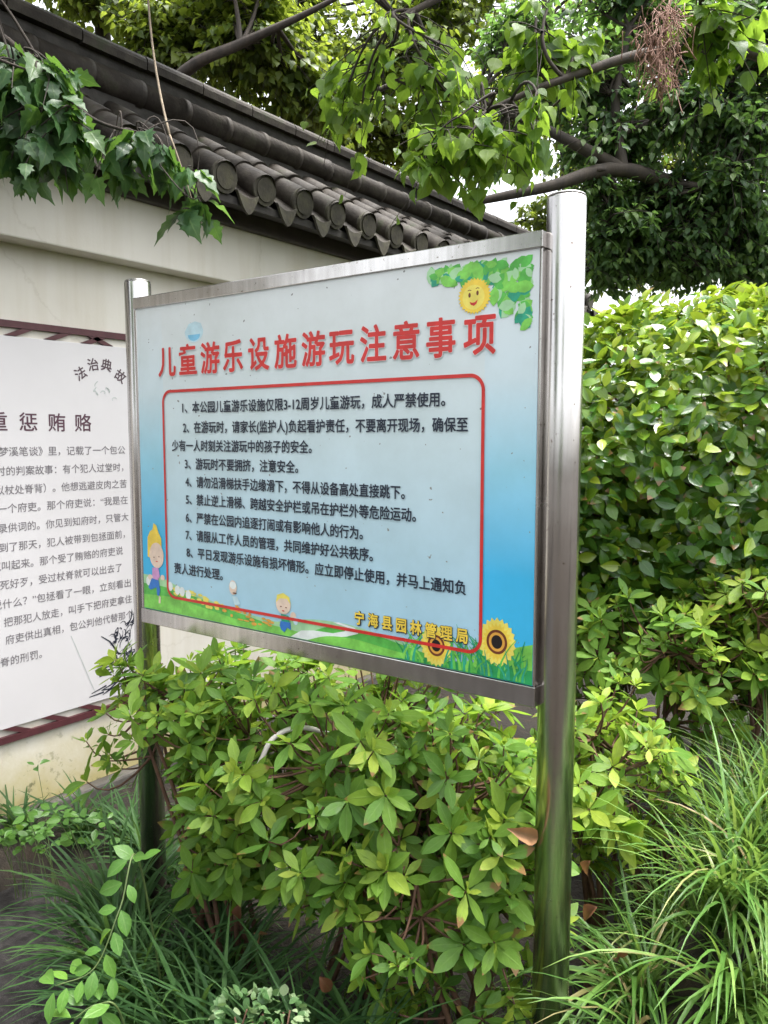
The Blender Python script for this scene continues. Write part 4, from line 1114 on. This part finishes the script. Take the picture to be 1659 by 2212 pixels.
RT_T = [((1.36, .26), 120, .40, 'bright grass tuft right of the right post', (.5, -.5)), ((1.27, .08), 90, .36, 'bright grass tuft close behind the right post', (.4, -.4)), ((1.50, .36), 150, .46, 'large pale grass tuft sweeping out at the lower right corner', (.6, -.6)),
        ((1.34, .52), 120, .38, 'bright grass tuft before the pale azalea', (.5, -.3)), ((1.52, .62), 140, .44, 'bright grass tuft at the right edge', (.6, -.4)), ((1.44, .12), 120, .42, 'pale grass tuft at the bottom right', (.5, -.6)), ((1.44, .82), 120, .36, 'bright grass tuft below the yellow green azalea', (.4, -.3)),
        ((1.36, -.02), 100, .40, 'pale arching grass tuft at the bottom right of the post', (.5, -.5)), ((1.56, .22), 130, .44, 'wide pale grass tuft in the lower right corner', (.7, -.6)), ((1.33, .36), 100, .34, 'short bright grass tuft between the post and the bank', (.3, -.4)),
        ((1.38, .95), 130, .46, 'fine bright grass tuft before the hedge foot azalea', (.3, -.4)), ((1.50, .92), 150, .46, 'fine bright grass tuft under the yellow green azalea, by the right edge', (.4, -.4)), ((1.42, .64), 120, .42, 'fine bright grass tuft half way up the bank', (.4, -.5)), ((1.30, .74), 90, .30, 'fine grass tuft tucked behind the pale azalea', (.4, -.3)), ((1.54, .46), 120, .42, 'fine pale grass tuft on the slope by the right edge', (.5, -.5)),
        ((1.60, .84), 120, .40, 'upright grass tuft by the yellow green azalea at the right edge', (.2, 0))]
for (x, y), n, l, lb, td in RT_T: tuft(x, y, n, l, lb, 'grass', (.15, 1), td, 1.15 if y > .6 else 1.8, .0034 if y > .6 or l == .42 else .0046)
L = Leaves()
for k in range(420):
    x = RNG.uniform(1.0, 2.6); y = RNG.uniform(.2, 4.6)
    if x < 1.3 and y < .9: continue
    blade_rows(7, (x, y, float(gz(x, y)) - .02), .26, .0042, 1.4, .05, L, (.2, 1), (.2, -.1))
for k in range(160):
    x = RNG.uniform(-.1, 1.3); y = RNG.uniform(-.55, .5)
    if x < .1 - y: continue
    blade_rows(4, (x, y, .05), .2, .003, 1.3, .05, L, (0, .5), (0, -.1))
tag(L.build('grass', M['grass']), kind='stuff')


def sprig(name, label, cat, pts, leaf_t, mat, size, n, up=(0, 0, 1), tint=(.2, .9), pairs=True, group=None, rad=.0018, twig='weed'):
    """Small plant: a curved stem with leaves set along it."""
    root = tag(empty(name, (float(pts[0][0]), float(pts[0][1]), 0)), label, cat, group)
    P = smooth_path(pts, 8); b = MB(); b.tube(P, np.linspace(rad * 1.5, rad * .6, len(P)), 5, 0); b.build('stem', M['green_stem'], root)
    t = np.linspace(.25, 1, n) * (len(P) - 1.01); i = t.astype(int); fr = (t - i)[:, None]
    pos = P[i] * (1 - fr) + P[i + 1] * fr; tang = P[i + 1] - P[i]; tang /= np.linalg.norm(tang, axis=1, keepdims=True)
    side = np.cross(tang, up); side /= np.linalg.norm(side, axis=1, keepdims=True) + 1e-9
    L = Leaves()
    for s in (1, -1):
        f = side * s * RNG.uniform(.6, 1.1, n)[:, None] + tang * .6 + RNG.normal(size=(n, 3)) * .2
        L.add(leaf_t, pos + f * .008, f, np.array(up) + RNG.normal(size=(n, 3)) * .3, RNG.uniform(*size, n), RNG.uniform(*tint, n))
    L.build('foliage', M[mat], root)
    return root


p0 = at(360, 1960, 1.95); p0[2] = .05
sprig('shrub_seedling', 'leafy seedling with oval bright leaves leaning over the path corner', 'seedling', [p0, at(300, 1860, 1.75), at(260, 1960, 1.66), at(205, 2090, 1.62), at(120, 2130, 1.6)], V_OVAL, 'weed', (.036, .062), 10, up=tuple(-FW * .6 + np.array([0, 0, .8])))
p0 = at(300, 2250, 1.8); p0[2] = .03
sprig('shrub_seedling', 'small oval leaved seedling at the bottom edge of the path', 'seedling', [p0, at(260, 2190, 1.62), at(210, 2170, 1.6), at(160, 2200, 1.58)], V_OVAL, 'weed', (.04, .06), 5, up=tuple(-FW * .6 + np.array([0, 0, .8])))
for px, py, d, lb, k in ((80, 1655, 2.72, 'three leaved weed standing against the foot of the white wall', 1), (20, 1800, 2.66, 'low weed clump at the left edge below the wall', 6), (85, 1790, 2.6, 'dark leafy weed between the wall plinth and the path', 6), (200, 1760, 2.5, 'dark weed clump in the shade right of the wall foot', 5)):
    e = at(px, py, d); root = tag(empty('wall_weed', (e[0] + .04, e[1] + .02, 0)), lb, 'weed', 'weeds by the wall')
    b = MB(); L = Leaves()
    for q in range(k):
        t_ = e + (RNG.normal(size=3) * np.array([.05, .06, .03]) if k > 1 else 0)
        s_ = np.array([e[0] + .04 + RNG.normal() * .015, e[1] + .02 + RNG.normal() * .015, .0])
        P = bezier(s_, (s_ + t_) / 2 + np.array([.02, 0, .06]), t_, 8); b.tube(P, np.linspace(.0018, .0008, 8), 4, 0, False)
        m = 5 if k > 1 else 3
        for P_, n_ in ((P[-1], m), (P[5], 2 if k > 1 else 0)):
            if not n_: continue
            a = np.arange(n_) * 6.283 / n_ + RNG.uniform(0, 6); f = np.stack([np.cos(a), np.sin(a), RNG.uniform(-.1, .5, n_)], 1)
            L.add(V_OVAL, np.repeat(P_[None], n_, 0) + f * .01, f, -FW * .5 + np.array([0, 0, .8]) + RNG.normal(size=(n_, 3)) * .25, RNG.uniform(.028, .05, n_), RNG.uniform(0, .6, n_))
    b.build('stem', M['green_stem'], root); L.build('foliage', M['weed'], root)
# low variegated plant at the bottom
for px, py, d, lb in ((520, 2200, 1.62, 'low plant with cream edged round leaves at the bottom edge'), (600, 2205, 1.6, 'cream edged round leaved plant right of its twin at the bottom')):
    c = at(px, py, d); root = tag(empty('variegated_plant', (c[0], c[1], 0)), lb, 'plant', 'variegated ground plants')
    n = 60; L = Leaves(); d_ = unit(n); d_[:, 2] = np.abs(d_[:, 2])
    L.add(V_ROUND, c + d_ * np.array([.05, .05, .04]), d_ * .7 + unit(n) * .4, d_ + np.array([0, 0, .6]), RNG.uniform(.014, .026, n), RNG.uniform(0, 1, n)); L.build('foliage', M['variegated'], root)
    b = MB()
    for k in range(5): b.tube(bezier(np.array([c[0], c[1], 0]), np.array([c[0], c[1], c[2] * .6]) + RNG.normal(size=3) * .02, c + RNG.normal(size=3) * .02, 6), .002, 4, 0)
    b.build('stem', M['twig'], root)
# white plastic hoop in the azalea
b = MB(); P = [at(545, 1690, 1.86), at(565, 1640, 1.86), at(590, 1595, 1.87), at(640, 1572, 1.89), at(700, 1582, 1.92), at(745, 1612, 1.95), at(790, 1690, 1.98)]
b.tube(smooth_path([(p[0], p[1], p[2]) for p in P], 6), .006, 12, 0)
tag(b.build('plastic_hoop', M['pipe']), 'thin white plastic pipe bent into a hoop among the azalea leaves', 'pipe')
# fallen dead leaves
V_DEAD = [leaf_template(OVAL, f_, c_, 0, w_) for f_, c_, w_ in ((.5, .9, .25), (.7, .5, .3), (.4, 1.1, .2), (.8, .8, .2))]; V_DEADL = [leaf_template(LANCE, .8, c_, 0, .2) for c_ in (.3, .6)]
DL = [(1335, 2045, 1.72, 'broad rust red dead leaf lying in the grass right of the right post', .055, V_ROUND), (1095, 1790, 1.55, 'long tan dead leaf caught low in the azalea beside the right post', .085, V_LANCE), (830, 2090, 1.7, 'curled brown dead leaf under the azalea at the bottom', .06, V_OVAL),
      (870, 2060, 1.7, 'orange brown dead leaf beside the curled one under the azalea', .055, V_OVAL), (800, 1900, 1.75, 'brown dead leaf lying among the stems of the azalea', .06, V_OVAL), (1275, 1860, 1.75, 'small brown dead leaf at the foot of the right post', .05, V_OVAL), (560, 2010, 1.95, 'brown dead leaf on the soil left of the azalea stems', .06, V_OVAL), (690, 2110, 1.75, 'rust brown dead leaf on the soil at the bottom of the picture, under the azalea', .055, V_OVAL), (520, 1950, 2.0, 'dull brown dead leaf between dark grass and azalea stems', .05, V_OVAL), (1290, 1960, 1.72, 'curled rust dead leaf at the edge of the right post', .05, V_OVAL), (1500, 2130, 1.75, 'pale brown dead leaf in the large grass tuft', .06, V_LANCE)]
for px, py, d, lb, s, tv in DL:
    L = Leaves(); p = at(px, py, d); f = RT * RNG.uniform(-1, 1) + np.array([0, 0, -.5]) + RNG.normal(size=3) * .2
    L.add(V_DEAD if tv is not V_LANCE else V_DEADL, [p], [f], [-FW * .6 + np.array([0, 0, .8]) + RNG.normal(size=3) * .3], s, RNG.random(1)); o = L.build('dead_leaf', M['dead']); tag(o, lb, 'leaf', 'fallen dead leaves')
